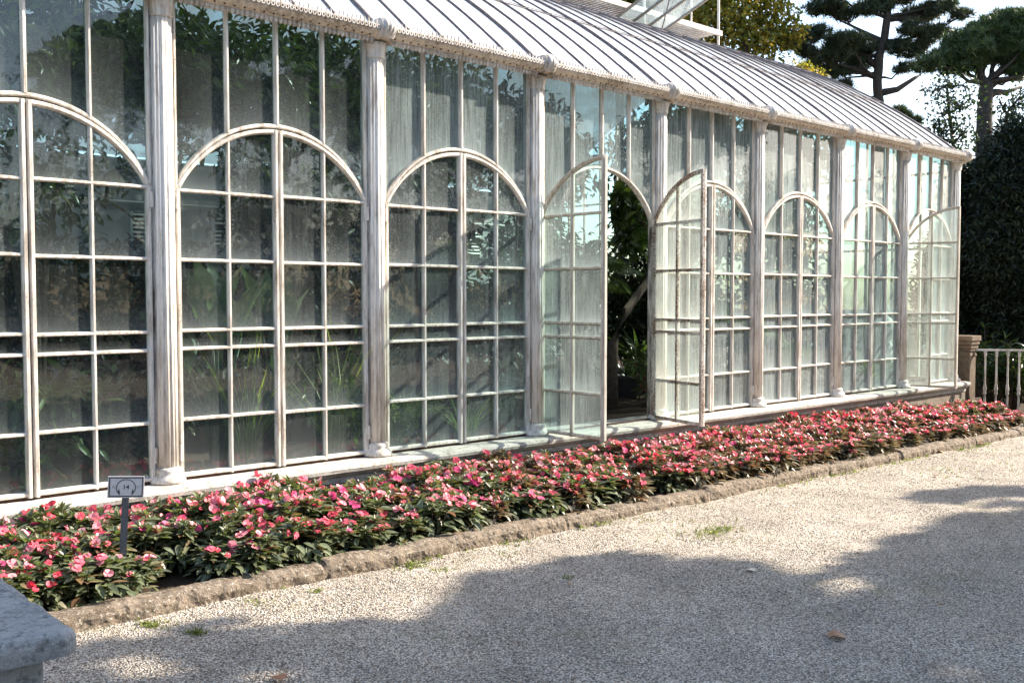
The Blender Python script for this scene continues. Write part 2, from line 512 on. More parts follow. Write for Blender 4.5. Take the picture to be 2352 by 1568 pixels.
# ------------------------------------------------------------------ greenhouse
B = 1.793
XC = [1.039 + B * k for k in range(9)]       # column centres; the last one is pulled in at the corner
XC[8] = 15.215
XC[0] += 0.06; XC[1] += 0.032                # the first bays are a touch narrower
XC = [XC[0] - B] + XC                        # one more to the left of the frame
NCOL = len(XC)
HALF = 0.086
Z0, ZR = 0.405, (0.826, 1.331, 1.457, 1.956, 2.442)
ZS, ZA = 2.442, 2.978
ZG = 3.70                                    # underside of the gutter
XL, XR = XC[0], XC[-1] + 0.08
DEPTH = 8.80

GH = empty("greenhouse", (XC[1], 0, 0), "long white iron and glass greenhouse with arched doors and a curved glass roof", "greenhouse")
GX = -XC[1]


def ghp(mb, name, mat, parent=None, **kw):
    """a greenhouse part written in world coordinates"""
    if parent is None:
        return mb.build(name, mat, GH, loc=(GX, 0, 0), **kw)
    return mb.build(name, mat, parent, **kw)


def bar_prof(w, front=0.032, back=0.012):
    h = w / 2
    return [(-h, -back), (-h, front * 0.45), (-h * 0.5, front), (h * 0.5, front), (h, front * 0.45), (h, -back)]


OUT = (0, -1, 0)
# --- columns
shaft_mb = MB()
shaft_mb.lathe([(0.073, 0.50), (0.071, 1.6), (0.069, 3.66)], 84, (0.0, -0.012), (14, 0.010))
base_mb = MB()
base_mb.lathe([(0.122, 0.405), (0.122, 0.42), (0.115, 0.438), (0.098, 0.455), (0.088, 0.47), (0.093, 0.485), (0.088, 0.50), (0.076, 0.512)], 28, (0.0, -0.02))
cap_mb = MB()
cap_mb.lathe([(0.070, 3.60), (0.077, 3.61), (0.073, 3.62), (0.078, 3.655), (0.090, 3.69), (0.098, 3.72)], 24, (0, -0.02), (12, 0.010))
plate_mb = MB()
plate_mb.sweep([(-0.058, 0.0, 0.405), (-0.058, 0.0, 3.75)], [(-0.026, -0.07), (-0.026, 0.02), (0.026, 0.02), (0.026, -0.07)], OUT)
plate_mb.sweep([(0.058, 0.0, 0.405), (0.058, 0.0, 3.75)], [(-0.026, -0.07), (-0.026, 0.02), (0.026, 0.02), (0.026, -0.07)], OUT)
plate_mb.box((-0.03, -0.012, 0.406), (0.03, 0.065, 3.749))
orn_mb = MB()
for (r, z, sc) in ((0, 0, 1),):
    prof = []
    # a scallop head sitting on the gutter above each column
    for i in range(9):
        a = -0.2 + i / 8 * 1.9
        prof.append((a,))
    vs, fs = [], []
    nu, nv = 14, 9
    for j in range(nv):
        v = j / (nv - 1)
        for i in range(nu):
            u = -1 + 2 * i / (nu - 1)
            rib = 0.012 * math.cos(u * math.pi * 4.5) * math.sin(v * math.pi)
            w = 0.086 * (0.75 + 0.35 * v - 0.25 * v * v)
            y = -0.18 - 0.075 * math.sin(v * math.pi * 0.85 + 0.25) * math.sqrt(max(0, 1 - 0.8 * u * u)) - rib
            z = 3.735 + 0.165 * v - 0.02 * u * u * v
            vs.append((w * u, y, z))
    for j in range(nv - 1):
        for i in range(nu - 1):
            fs.append((j * nu + i, j * nu + i + 1, (j + 1) * nu + i + 1, (j + 1) * nu + i))
    b = len(vs)
    for j in range(nv):
        v = j / (nv - 1); w = 0.086 * (0.75 + 0.35 * v - 0.25 * v * v)
        vs += [(-w, -0.02, 3.735 + 0.165 * v - 0.02 * v), (w, -0.02, 3.735 + 0.165 * v - 0.02 * v)]
    for j in range(nv - 1):
        fs.append((j * nu, (j + 1) * nu, b + 2 * j + 2, b + 2 * j))
        fs.append((j * nu + nu - 1, b + 2 * j + 1, b + 2 * j + 3, (j + 1) * nu + nu - 1))
    top = [(nv - 1) * nu + i for i in range(nu)] + [b + 2 * (nv - 1) + 1, b + 2 * (nv - 1)]
    fs.append(tuple(top))
    orn_mb.add(vs, fs)
me_shaft = shaft_mb.mesh("column", M_paint_col, True)
me_base = base_mb.mesh("column_base", M_paint_col, True)
me_cap = cap_mb.mesh("capital", M_paint_col, True)
me_plate = plate_mb.mesh("pilaster", M_paint_jamb)
me_orn = orn_mb.mesh("shell_ornament", M_gutter_lace, True)
for k in range(NCOL):
    c = link("column", me_shaft, GH, (XC[k] + GX, 0, 0))
    link("column_base", me_base, c); link("capital", me_cap, c); link("pilaster", me_plate, c)
    link("shell_ornament", me_orn, GH, (XC[k] + GX, 0, 0))

# --- stone sill with base wall
sm = MB()
npt = 90
xs = [XL - 0.2 + (XR + 0.30 - XL) * i / npt for i in range(npt + 1)]
prof = [(0.30, 0.25), (0.30, 0.400), (0.06, 0.402), (-0.19, 0.398), (-0.225, 0.388), (-0.235, 0.365), (-0.228, 0.338), (-0.20, 0.328), (-0.185, 0.305), (-0.16, 0.29), (-0.16, 0.25)]
vs, fs = [], []
for i, x in enumerate(xs):
    for j, (y, z) in enumerate(prof):
        e = mnoise.noise(Vector((x * 3, y * 9, z * 9))) * 0.007 if 2 < j < 9 else 0
        vs.append((x, y + e, z + e * 0.6))
m = len(prof)
for i in range(npt):
    for j in range(m - 1):
        fs.append((i * m + j, i * m + j + 1, (i + 1) * m + j + 1, (i + 1) * m + j))
fs.append(tuple(range(m))); fs.append(tuple(npt * m + j for j in range(m))[::-1])
sm.add(vs, fs)
ghp(sm, "stone_sill", M_sill, smooth=False)
wm = MB(); wm.box((XL - 0.2, -0.15, -0.6), (XR + 0.1, 0.28, 0.31))
ghp(wm, "base_wall", M_wallstone)


# --- glazing helpers
def arc_z(dx, a, r, zs):
    Rr = (a * a + r * r) / (2 * r)
    return zs + r - Rr + math.sqrt(max(0, Rr * Rr - dx * dx))


def pane(mb, pts_low, pts_high, y, jit=0.0015):
    """pane between a lower and an upper polyline of (x,z) with the same count"""
    n = len(pts_low)
    x0, x1 = pts_low[0][0], pts_low[-1][0]
    z0 = min(p[1] for p in pts_low); z1 = max(p[1] for p in pts_high)
    a, b = random.uniform(-1, 1) * jit / max(x1 - x0, .05), random.uniform(-1, 1) * jit / max(z1 - z0, .05)
    vs, uv, fs = [], [], []
    for i in range(n):
        for (x, z) in (pts_low[i], pts_high[i]):
            vs.append((x, y + a * (x - (x0 + x1) / 2) + b * (z - (z0 + z1) / 2), z))
            uv.append(((x - x0) / max(x1 - x0, 1e-4), (z - pts_low[i][1]) / max(z1 - z0, 1e-4)))
    for i in range(n - 1):
        fs.append((2 * i, 2 * i + 2, 2 * i + 3, 2 * i + 1))
    mb.add(vs, fs, uv)


def lin(a, b, n):
    return [a + (b - a) * i / (n - 1) for i in range(n)]


def make_leaf(w, sgn, jit=0.0):
    """door leaf in local coords: hinge at x=0, leaf towards +x*sgn, z world heights"""
    f = MB(); g = MB(); S = 1 if sgn > 0 else -1
    rise = ZA - 0.04 - ZS; a = w
    X = lambda u: S * u
    top = lambda u: arc_z(w - u, a, rise, ZS)
    so, sm_, mu = 0.036, 0.036, 0.026
    zb = Z0 + 0.012
    rz = [z + random.uniform(-jit, jit) for z in ZR]
    # stiles
    f.sweep([(X(so / 2), 0, zb), (X(so / 2), 0, ZS + 0.03)], bar_prof(so, 0.036), OUT)
    f.sweep([(X(w - sm_ / 2 - 0.003), 0, zb), (X(w - sm_ / 2 - 0.003), 0, ZA - 0.045)], bar_prof(sm_, 0.040), OUT)
    f.sweep([(X(w / 2), 0, zb), (X(w / 2), 0, top(w / 2) - 0.02)], bar_prof(mu, 0.030), OUT)
    # arch rim
    pts = []
    for i in range(15):
        u = 0.012 + (w - 0.018) * i / 14
        pts.append((X(u), 0, top(u) - 0.018))
    f.sweep(pts if S > 0 else pts, bar_prof(0.036, 0.036), OUT)
    # rails
    for z in [zb + 0.02] + rz:
        f.sweep([(X(so * 0.8), 0, z), (X(w - sm_ * 0.8), 0, z)], bar_prof(0.034 if z == zb + 0.02 else 0.026, 0.031), OUT)
    # panes
    lv = [zb + 0.02] + rz
    for (ua, ub) in ((so * 0.5, w / 2), (w / 2, w - sm_ * 0.5)):
        for i in range(len(lv) - 1):
            pane(g, [(X(ua), lv[i]), (X(ub), lv[i])], [(X(ua), lv[i + 1]), (X(ub), lv[i + 1])], 0.0)
        us = lin(ua, ub, 7)
        pane(g, [(X(u), lv[-1]) for u in us], [(X(u), max(top(u) - 0.012, lv[-1] + 0.001)) for u in us], 0.0)
    return f, g


hinge_mb = MB()
hinge_mb.tube([(0, -0.036, -0.055), (0, -0.036, 0.055)], 0.012, 8)
hinge_mb.box((-0.018, -0.034, -0.04), (0.018, -0.02, 0.04))
hinge_me = hinge_mb.mesh("hinge", M_paint)

NB = NCOL - 1
leaf_angle = {(4, 'L'): 89.0, (4, 'R'): 77.0, (8, 'L'): 78.0}
for k in range(NB):                    # k = bay number as counted in the photograph (bay 1 is the first in view)
    xa, xb = XC[k] + HALF, XC[k + 1] - HALF
    w = (xb - xa) / 2
    dust = {0: 1, 1: 0, 2: 1, 3: 2, 4: 2, 5: 3, 6: 3, 7: 3, 8: 3}[k]
    udust = {0: 1, 1: 0, 2: 0, 3: 3, 4: 3, 5: 3, 6: 3, 7: 3, 8: 3}[k]
    for side in 'LR':
        sgn = 1 if side == 'L' else -1
        f, g = make_leaf(w, sgn, 0.006)
        ang = leaf_angle.get((k, side), random.uniform(0.2, 0.8) if side == 'L' else random.uniform(0.1, 0.5))
        rusty = (k == 4)
        fm = M_paint
        if (k, side) == (4, 'R'): fm = M_paint_rust
        elif (k, side) in ((4, 'L'), (8, 'L')): fm = M_paint_aged
        lf = f.build("door_leaf", fm, GH)
        lf.location = ((xa if side == 'L' else xb) + GX, 0, 0)
        lf.rotation_euler = (0, 0, R(-ang if side == 'L' else ang))
        if (k, side) == (4, 'R'): lf["label"] = "rusty door leaf standing open outwards"
        elif ang > 5: lf["label"] = "door leaf standing open outwards"
        gm = M_glass[4 if (k, side) in ((4, 'R'), (8, 'L')) else 3 if (k, side) == (4, 'L') else dust]
        g.build("door_glass", gm, lf)
        for hz in (0.60, 2.36):
            h = link("hinge", hinge_me, lf, (0.004 * sgn, 0, hz))
    th_ = MB(); th_.box((xa, -0.012, Z0 - 0.004), (xb, 0.03, Z0 + 0.010))
    ghp(th_, "threshold", M_rustdark)
    # fixed frame: arch and mullions above
    aw = MB(); ag = MB()
    xm = (xa + xb) / 2; rise = ZA - ZS
    full = lambda x: arc_z(x - xm, w, rise, ZS)
    pts = [(xa + 0.0 + 2 * w * i / 28, 0, full(xa + 2 * w * i / 28) - 0.012) for i in range(29)]
    aw.sweep(pts, bar_prof(0.030, 0.030, 0.03), OUT)
    for q, xq in enumerate((xm - w / 2, xm, xm + w / 2)):
        aw.sweep([(xq, 0, full(xq) - 0.005), (xq, 0, ZG + 0.06)], bar_prof(0.026 if q != 1 else 0.03, 0.034), OUT)
    for xq in (xa + 0.008, xb - 0.008):
        aw.sweep([(xq, 0, ZS - 0.02), (xq, 0, ZG + 0.06)], bar_prof(0.022, 0.028), OUT)
    aw.sweep([(xa, 0, ZG + 0.055), (xb, 0, ZG + 0.055)], bar_prof(0.03, 0.026), OUT)
    win = ghp(aw, "fanlight_frame", M_paint)
    edges = [xa, xm - w / 2, xm, xm + w / 2, xb]
    for i in range(4):
        us = lin(edges[i] + 0.002, edges[i + 1] - 0.002, 8)
        pane(ag, [(u, full(u) - 0.01) for u in us], [(u, ZG + 0.05) for u in us], 0.004)
    ag.build("fanlight_glass", M_glass[udust], win)
    # gutter
    gm_ = MB()
    x0, x1 = XC[k] + 0.001, XC[k + 1] - 0.001
    if k == NB - 1: x1 = XR + 0.10
    gp = [(0.0, 3.735), (-0.10, 3.735), (-0.135, 3.741), (-0.168, 3.753), (-0.190, 3.768), (-0.198, 3.778), (-0.196, 3.79), (-0.18, 3.80), (-0.03, 3.812), (0.0, 3.80)]
    vs = [(x, y, z) for x in (x0, x1) for (y, z) in gp]; m = len(gp)
    gm_.add(vs, [(j, m + j, m + (j + 1) % m, (j + 1) % m) for j in range(m)] + [tuple(range(m)), tuple(range(2 * m - 1, m - 1, -1))])
    fr = MB(); cr = MB(); bd = MB()
    n = int((x1 - x0 - 0.16) / 0.038)
    for i in range(n):
        x = x0 + 0.08 + (x1 - x0 - 0.16) * (i + 0.5) / n
        e = random.uniform(-0.004, 0.004)
        # hanging leaf of the lace fringe
        if True:
            s = 0.0185
            P = [(-s, 0.004), (s, 0.004), (s * 0.95, -0.022), (s * 0.5, -0.038), (0, -0.049 + e), (-s * 0.5, -0.038), (-s * 0.95, -0.022)]
            vs = [(x + a, -0.115, 3.742 + b_) for (a, b_) in P] + [(x + a * 0.8, -0.128, 3.742 + b_ * 0.9) for (a, b_) in P]
            q = len(P)
            fr.add(vs, [tuple(range(q)), tuple(range(2 * q - 1, q - 1, -1))] + [(j, q + j, q + (j + 1) % q, (j + 1) % q) for j in range(q)])
        # palmette of the cresting: a fan with a ring in front
        P = [(-0.019, 0.0), (0.019, 0.0), (0.019, 0.03), (0.014, 0.052), (0.006, 0.054), (0.0, 0.088 + e), (-0.006, 0.054), (-0.014, 0.052), (-0.019, 0.03)]
        vs = [(x + a, -0.190, 3.778 + b_) for (a, b_) in P] + [(x + a * 0.78, -0.206, 3.780 + b_ * 0.94) for (a, b_) in P]
        q = len(P)
        cr.add(vs, [tuple(range(q))[::-1], tuple(range(q, 2 * q))] + [(j, (j + 1) % q, q + (j + 1) % q, q + j) for j in range(q)])
        ring = [(x + 0.0125 * math.cos(t_ * math.pi / 3), -0.214, 3.803 + 0.016 * math.sin(t_ * math.pi / 3)) for t_ in range(6)]
        cr.sweep(ring, [(-0.0035, -0.008), (-0.0035, 0.007), (0.0035, 0.007), (0.0035, -0.008)], OUT, closed=True)
        # studs on the band
        if i % 2 == 0:
            c = Vector((x, -0.158, 3.748)); r_ = 0.0095
            d = Vector((0, -0.75, -0.65)); a_ = Vector((1, 0, 0)); b2 = d.cross(a_).normalized()
            vs = [c + d * r_ * 1.2] + [c + (a_ * math.cos(j * math.pi / 3) + b2 * math.sin(j * math.pi / 3)) * r_ for j in range(6)]
            bd.add(vs, [(0, 1 + j, 1 + (j + 1) % 6) for j in range(6)])
    nf_ = len(gm_.f); gm_.add(bd.v, bd.f)
    gut = ghp(gm_, "gutter", M_gutter)
    gut.data.materials.append(M_rustdark)
    mi_ = np.zeros(len(gut.data.polygons), np.int32); mi_[nf_:] = 1
    gut.data.polygons.foreach_set("material_index", mi_)
    fr.build("lace_fringe", M_gutter_lace, gut); cr.build("cresting", M_gutter_lace, gut)

# --- roof
RY = lambda y: None
ys = [-0.05 + i * 0.05 for i in range(int((4.42 + 0.05) / 0.05) + 1)]
zs_ = [3.835]
for i in range(1, len(ys)):
    s = 0.65 - 0.092 * (ys[i] + ys[i - 1]) / 2
    zs_.append(zs_[-1] + (ys[i] - ys[i - 1]) * s / math.sqrt(1 - s * s))


def roof_z(y):
    y = min(y, 2 * 4.40 - y) if y > 4.40 else y
    i = max(0, min(len(ys) - 2, int((y + 0.05) / 0.05)))
    f = (y - ys[i]) / 0.05
    return zs_[i] * (1 - f) + zs_[i + 1] * f


YR = 4.40
ZRDG = roof_z(YR)
print('ridge', ZRDG)
roof = empty("roof", (GX, 0, 0)); roof.parent = GH
roof.location = (GX, 0, 0)
path_f = [(-0.05, roof_z(-0.05))] + [(y, roof_z(y)) for y in np.linspace(0.15, YR, 16)]
bar_me = None
pb = [(0, y, z + 0.0) for (y, z) in path_f]
bmb = MB()
bmb.sweep(pb, [(-0.010, -0.035), (-0.010, 0.010), (-0.005, 0.020), (0.005, 0.020), (0.010, 0.010), (0.010, -0.035)], (0, -0.6, 0.8))
bar_me = bmb.mesh("glazing_bar", M_bar)
bmb2 = MB()
bmb2.sweep(pb, [(-0.017, -0.06), (-0.017, 0.014), (-0.010, 0.028), (0.010, 0.028), (0.017, 0.014), (0.017, -0.06)], (0, -0.6, 0.8))
bar_me2 = bmb2.mesh("glazing_rafter", M_bar)
for k in range(NB):
    x0, x1 = XC[k], XC[k + 1]
    if k == NB - 1: x1 = XR
    rg = MB()
    for q in range(5):
        xa, xb = x0 + (x1 - x0) * q / 5, x0 + (x1 - x0) * (q + 1) / 5
        link("glazing_rafter" if q == 0 else "glazing_bar", bar_me2 if q == 0 else bar_me, roof, (xa, 0, 0))
        yy = list(np.linspace(-0.06, YR, 23))
        off = random.uniform(0, 1)
        for i in range(22):
            y0, y1 = yy[i], yy[i + 1]
            lift = 0.009 if i % 3 == 0 else 0.0
            l0 = 0.006 * (1 - (i % 7) / 7); l1 = 0.006 * (1 - (i % 7 + 1) / 7)
            rg.add([(xa + 0.004, y0, roof_z(y0) + l0), (xb - 0.004, y0, roof_z(y0) + l0), (xb - 0.004, y1, roof_z(y1) + l1), (xa + 0.004, y1, roof_z(y1) + l1)], [(0, 1, 2, 3)],
                   [(0, 0.7), (1, 0.7), (1, 0.9), (0, 0.9)])
    rg.build("roof_glass", M_roofglass, roof)
link("glazing_rafter", bar_me2, roof, (XR, 0, 0))
# lap wire / purlins
for y in (1.25, 2.5, 3.6):
    pm = MB(); pm.tube([(XL, y, roof_z(y) - 0.075), (XR, y, roof_z(y) - 0.075)], 0.018, 6)
    pm.build("purlin", M_paint, roof)
    lw_ = MB(); lw_.tube([(XL, y, roof_z(y) + 0.012), (XR, y, roof_z(y) + 0.012)], 0.007, 5)
    lw_.build("lap_wire", M_bar, roof)
rr_ = MB()
yy = list(np.linspace(YR, 2 * YR + 0.05, 12))
for i in range(11):
    rr_.add([(XL, yy[i], roof_z(yy[i])), (XR, yy[i], roof_z(yy[i])), (XR, yy[i + 1], roof_z(min(yy[i + 1], 8.8))), (XL, yy[i + 1], roof_z(min(yy[i + 1], 8.8)))], [(0, 1, 2, 3)], [(0, .7), (1, .7), (1, .9), (0, .9)])
rr_.build("rear_glass", M_roofglass, roof)
rb = MB(); rb.box((XL, YR - 0.07, ZRDG - 0.03), (XR + 0.02, YR + 0.07, ZRDG + 0.06))
rb.build("ridge_beam", M_bar, roof)
rcx = MB()
for i in range(260):
    x = XL + (XR - XL) * i / 260
    rcx.box((x, YR - 0.1, ZRDG + 0.02), (x + 0.03, YR - 0.075, ZRDG + 0.085))
rcx.build("ridge_cresting", M_gutter_lace, roof)

# --- ridge catwalk
cat = empty("catwalk", (GX, 0, 0)); cat.parent = GH
ya, yb, zc = 4.02, 4.62, ZRDG + 0.20
XE = 14.80
dk = MB()
x = XL
while x < XE - 0.05:
    dk.box((x, ya + 0.03, zc - 0.012), (x + 0.055, yb - 0.03, zc + 0.012)); x += 0.095
dk.build("deck", M_gutter_lace, cat)
for y in (ya, yb):
    b_ = MB(); b_.box((XL, y - 0.03, zc - 0.045), (XE, y + 0.03, zc + 0.04)); b_.build("side_beam", M_gutter_lace, cat)
for i, x in enumerate((1.2, 3.4, 5.7, 7.9, 10.3, 12.7, 14.72)):
    p_ = MB(); p_.tube([(x, ya + 0.0, ZRDG - 0.1), (x, ya, ZRDG + 1.5)], 0.022, 8); p_.build("handrail_post", M_paint, cat)
    q_ = MB(); q_.tube([(x, yb, ZRDG - 0.12), (x, yb, ZRDG + 1.5)], 0.018, 8); q_.build("handrail_post", M_paint, cat)
    s_ = MB(); s_.box((x - 0.03, yb - 0.03, ZRDG - 0.1), (x + 0.03, yb + 0.03, zc - 0.05)); s_.build("support_leg", M_gutter_lace, cat)
for y in (ya, yb):
    h_ = MB(); h_.tube([(XL, y, ZRDG + 1.5), (XE, y, ZRDG + 1.5)], 0.02, 8); h_.build("handrail", M_paint, cat)

# --- open roof vent
vx0, vx1, vy, vz = 12.05, 13.22, 4.06, roof_z(4.06) + 0.06
vent = empty("roof_vent", (GX + vx0, vy, vz)); vent.parent = GH
L_ = 1.45; dy, dz = -0.945 * L_, 0.327 * L_ * 1.05
vf = MB(); wv = vx1 - vx0
NV = (0, -0.327, -0.945)
for i in range(4):
    x = wv * i / 3
    vf.sweep([(x, 0, 0), (x, dy, dz)], [(-0.015, -0.02), (-0.015, 0.02), (0.015, 0.02), (0.015, -0.02)], NV)
vf.sweep([(0, dy, dz), (wv, dy, dz)], [(-0.02, -0.02), (-0.02, 0.02), (0.02, 0.02), (0.02, -0.02)], NV)
vf.sweep([(0, 0, 0), (wv, 0, 0)], [(-0.02, -0.03), (-0.02, 0.03), (0.02, 0.03), (0.02, -0.03)], NV)
vf.build("vent_frame", M_ventbar, vent)
vg = MB(); vg.add([(0.0, 0, 0), (wv, 0, 0), (wv, dy, dz), (0.0, dy, dz)], [(0, 1, 2, 3)], [(0, .7), (1, .7), (1, .9), (0, .9)])
vg.build("vent_glass", mat_glass("vent_glass", 0.34, bottom=0.0, tint=(0.80, 0.93, 0.95), transl=0.5), vent)
vs_ = MB(); vs_.tube([(0.05, -0.9, -0.36), (0.05, dy * 0.85, dz * 0.83)], 0.010, 6); vs_.build("vent_stay", M_bar, vent)

# --- end wall, back wall
ew = MB(); eg = MB()
XE_ = XR - 0.02
for i in range(20):
    y = 0.09 + (DEPTH - 0.18) * i / 19
    hgt = roof_z(min(y, 8.75)) - 0.03
    ew.box((XE_ - 0.02, y - 0.018, 0.40), (XE_ + 0.02, y + 0.018, hgt))
for z in (0.42, 1.35, 2.44, 3.6):
    ew.box((XE_ - 0.018, 0.09, z - 0.018), (XE_ + 0.018, DEPTH - 0.09, z + 0.018))
endw = ghp(ew, "end_wall_frame", M_paint)
for i in range(19):
    y0, y1 = 0.09 + (DEPTH - 0.18) * i / 19, 0.09 + (DEPTH - 0.18) * (i + 1) / 19
    eg.add([(XE_, y0, 0.4), (XE_, y1, 0.4), (XE_, y1, roof_z(min(y1, 8.75)) - 0.04), (XE_, y0, roof_z(y0) - 0.04)], [(0, 1, 2, 3)], [(0, .3), (1, .3), (1, 1), (0, 1)])
eg.build("end_wall_glass", M_glass[0], endw)
bw = MB(); bw.box((XL - 0.2, DEPTH, -0.3), (XR, DEPTH + 0.25, 3.84))
back = ghp(bw, "back_wall", M_backwall)
for x in (3.55, 6.26, 7.62, 12.25, 13.05):
    lm = MB()
    lm.box((x - 0.19, DEPTH - 0.045, 2.52), (x - 0.155, DEPTH - 0.002, 3.02)); lm.box((x + 0.155, DEPTH - 0.045, 2.52), (x + 0.19, DEPTH - 0.002, 3.02))
    for i in range(7):
        z = 2.55 + i * 0.068
        lm.add([(x - 0.155, DEPTH - 0.06, z), (x + 0.155, DEPTH - 0.06, z), (x + 0.155, DEPTH - 0.035, z + 0.035), (x - 0.155, DEPTH - 0.035, z + 0.035),
                (x - 0.155, DEPTH - 0.052, z - 0.004), (x + 0.155, DEPTH - 0.052, z - 0.004), (x + 0.155, DEPTH - 0.027, z + 0.031), (x - 0.155, DEPTH - 0.027, z + 0.031)],
               [(0, 1, 2, 3), (7, 6, 5, 4), (0, 4, 5, 1), (2, 6, 7, 3)])
    lm.build("louver", M_louver, back)
    dm = MB(); dm.box((x - 0.15, DEPTH - 0.012, 2.53), (x + 0.15, DEPTH - 0.003, 3.01)); dm.build("vent_opening", M_black, back)
pp = MB(); pp.tube([(XL, DEPTH - 0.06, 3.16), (XR - 0.1, DEPTH - 0.06, 3.16)], 0.02, 6); pp.build("heating_pipe", M_louver, back)
lw = MB(); lw.box((XL - 0.15, 0.0, 0.4), (XL - 0.05, DEPTH, 3.82)); ghp(lw, "side_wall", M_backwall)

# ------------------------------------------------------------------ ground
def sheet(name, x0, x1, y0, y1, nx, ny, zf, mat, amp=0.0, label=None):
    mb = MB(); vs, fs, uv = [], [], []
    for j in range(ny + 1):
        for i in range(nx + 1):
            x = x0 + (x1 - x0) * i / nx; y = y0 + (y1 - y0) * j / ny
            vs.append((x, y, zf(x, y) + amp * mnoise.noise(Vector((x * 2.2, y * 2.2, 0.3)))))
    for j in range(ny):
        for i in range(nx):
            a = j * (nx + 1) + i
            fs.append((a, a + 1, a + nx + 2, a + nx + 1))
    mb.add(vs, fs)
    return tag(mb.build(name, mat, smooth=True), kind="structure")


sheet("ground", -120, 160, -120, 160, 4, 4, lambda x, y: -0.62, M_soil)
sheet("gravel_path", -14, 40, -22, -1.42, 220, 90, lambda x, y: zg(min(max(x, -4), 20)), M_gravel, 0.022)
sheet("flower_bed", -3, 14.75, -1.46, -0.12, 120, 10, lambda x, y: zg(x) + 0.05, M_soil, 0.03)
sheet("greenhouse_floor", XL, XR - 0.03, 0.10, DEPTH - 0.01, 60, 40, lambda x, y: 0.33, M_soil, 0.05)
sheet("garden_soil", 14.9, 60, -1.42, 60, 30, 30, lambda x, y: -0.20 - 0.004 * (x - 15), M_soil, 0.05)

# kerb: one long worn stone edging
km = MB(); nk = 700; vs, fs = [], []
kbase = [(0.0, -0.10), (-0.010, 0.0), (-0.012, 0.055), (0.004, 0.085), (0.03, 0.098), (0.10, 0.100), (0.15, 0.092), (0.158, 0.05), (0.16, -0.10)]
kprof = []
for (p0, p1) in zip(kbase[:-1], kbase[1:]):
    n_ = max(1, int(math.hypot(p1[0] - p0[0], p1[1] - p0[1]) / 0.016))
    for q in range(n_): kprof.append((p0[0] + (p1[0] - p0[0]) * q / n_, p0[1] + (p1[1] - p0[1]) * q / n_))
kprof.append(kbase[-1])
m = len(kprof)
cuts = [1.15]
while cuts[-1] < 15: cuts.append(cuts[-1] + random.uniform(1.1, 2.1))
for i in range(nk + 1):
    x = 1.15 + (14.9 - 1.15) * i / nk
    dj = min(abs(x - c) for c in cuts); si = sum(1 for c in cuts if c < x)
    joint = -0.011 * max(0, 1 - dj / 0.025)
    off = 0.010 * math.sin(si * 5.3); offz = 0.010 * math.sin(si * 3.1 + 1)
    for j, (y, z) in enumerate(kprof):
        v = Vector((x, y, z))
        e = mnoise.noise(v * 8) * 0.014 + mnoise.noise(v * 22) * 0.008 + mnoise.noise(v * 55) * 0.004
        cy_, cz_ = y - 0.075, z - 0.03
        l_ = max(0.03, math.hypot(cy_, cz_)); k_ = (e + joint) / l_
        low = 0.0 if z < -0.05 else 1.0
        vs.append((x, -1.585 + y + off + cy_ * k_ * low, zg(x) + z + (offz + cz_ * k_) * low))
for i in range(nk):
    for j in range(m - 1):
        fs.append((i * m + j, i * m + j + 1, (i + 1) * m + j + 1, (i + 1) * m + j)[::-1])
fs.append(tuple(range(m))); fs.append(tuple(nk * m + j for j in range(m))[::-1])
km.add(vs, fs)
tag(km.build("stone_kerb", M_kerb), "long worn brown stone kerb edging the flower bed along the gravel path", "kerb")

# ------------------------------------------------------------------ grey stone block at lower left
blk = empty("stone_pedestal", (0.55, -2.9, zg(0.6)), "low grey stone pedestal with a thick overhanging slab in the lower left corner", "pedestal")
zt = 0.615
cb = MB()
x0, x1, y0, y1 = -0.55, 0.56, -0.53, 0.55
nseg = 26
def rr_pts(o, r=0.05):
    pts = []
    for (cx, cy, a0) in ((x1 - r, y1 - r, 0), (x0 + r, y1 - r, 90), (x0 + r, y0 + r, 180), (x1 - r, y0 + r, 270)):
        for q in range(6):
            a = R(a0 + 90 * q / 5)
            pts.append((cx + (r - o) * math.cos(a), cy + (r - o) * math.sin(a)))
    out = []
    for i in range(len(pts)):
        a, b_ = pts[i], pts[(i + 1) % len(pts)]
        n_ = max(1, int(math.hypot(a[0] - b_[0], a[1] - b_[1]) / 0.03))
        for q in range(n_): out.append((a[0] + (b_[0] - a[0]) * q / n_, a[1] + (b_[1] - a[1]) * q / n_))
    return out
rings = [(0.03, zt - 0.085 - zg(.6)), (0.004, zt - 0.08 - zg(.6)), (0.0, zt - 0.06 - zg(.6)), (0.0, zt - 0.03 - zg(.6)), (0.008, zt - 0.012 - zg(.6)), (0.022, zt - 0.003 - zg(.6)), (0.045, zt - zg(.6))]
base_pts = rr_pts(0.0); n_ = len(base_pts); vs, fs = [], []
ctr = Vector(((x0 + x1) / 2, (y0 + y1) / 2))
for (o, z) in rings:
    for (px, py) in base_pts:
        dx, dy = px - ctr.x, py - ctr.y; l_ = math.hypot(dx, dy)
        e = mnoise.noise(Vector((px * 9, py * 9, z * 9))) * 0.008 + mnoise.noise(Vector((px * 30, py * 30, z * 30))) * 0.003
        s = (l_ - o + e) / l_
        vs.append((ctr.x + dx * s, ctr.y + dy * s, z + e * 0.5))
for i in range(len(rings) - 1):
    for j in range(n_):
        fs.append((i * n_ + j, i * n_ + (j + 1) % n_, (i + 1) * n_ + (j + 1) % n_, (i + 1) * n_ + j))
fs.append(tuple((len(rings) - 1) * n_ + j for j in range(n_)))
fs.append(tuple(range(n_))[::-1])
cb.add(vs, fs)
cb.build("slab", M_block, blk, smooth=False)
sb = MB(); sb.box((x0 + 0.09, y0 + 0.09, -0.08), (x1 - 0.085, y1 - 0.085, zt - 0.082 - zg(.6)))
sb.build("shaft", M_block, blk, bevel=0.012)

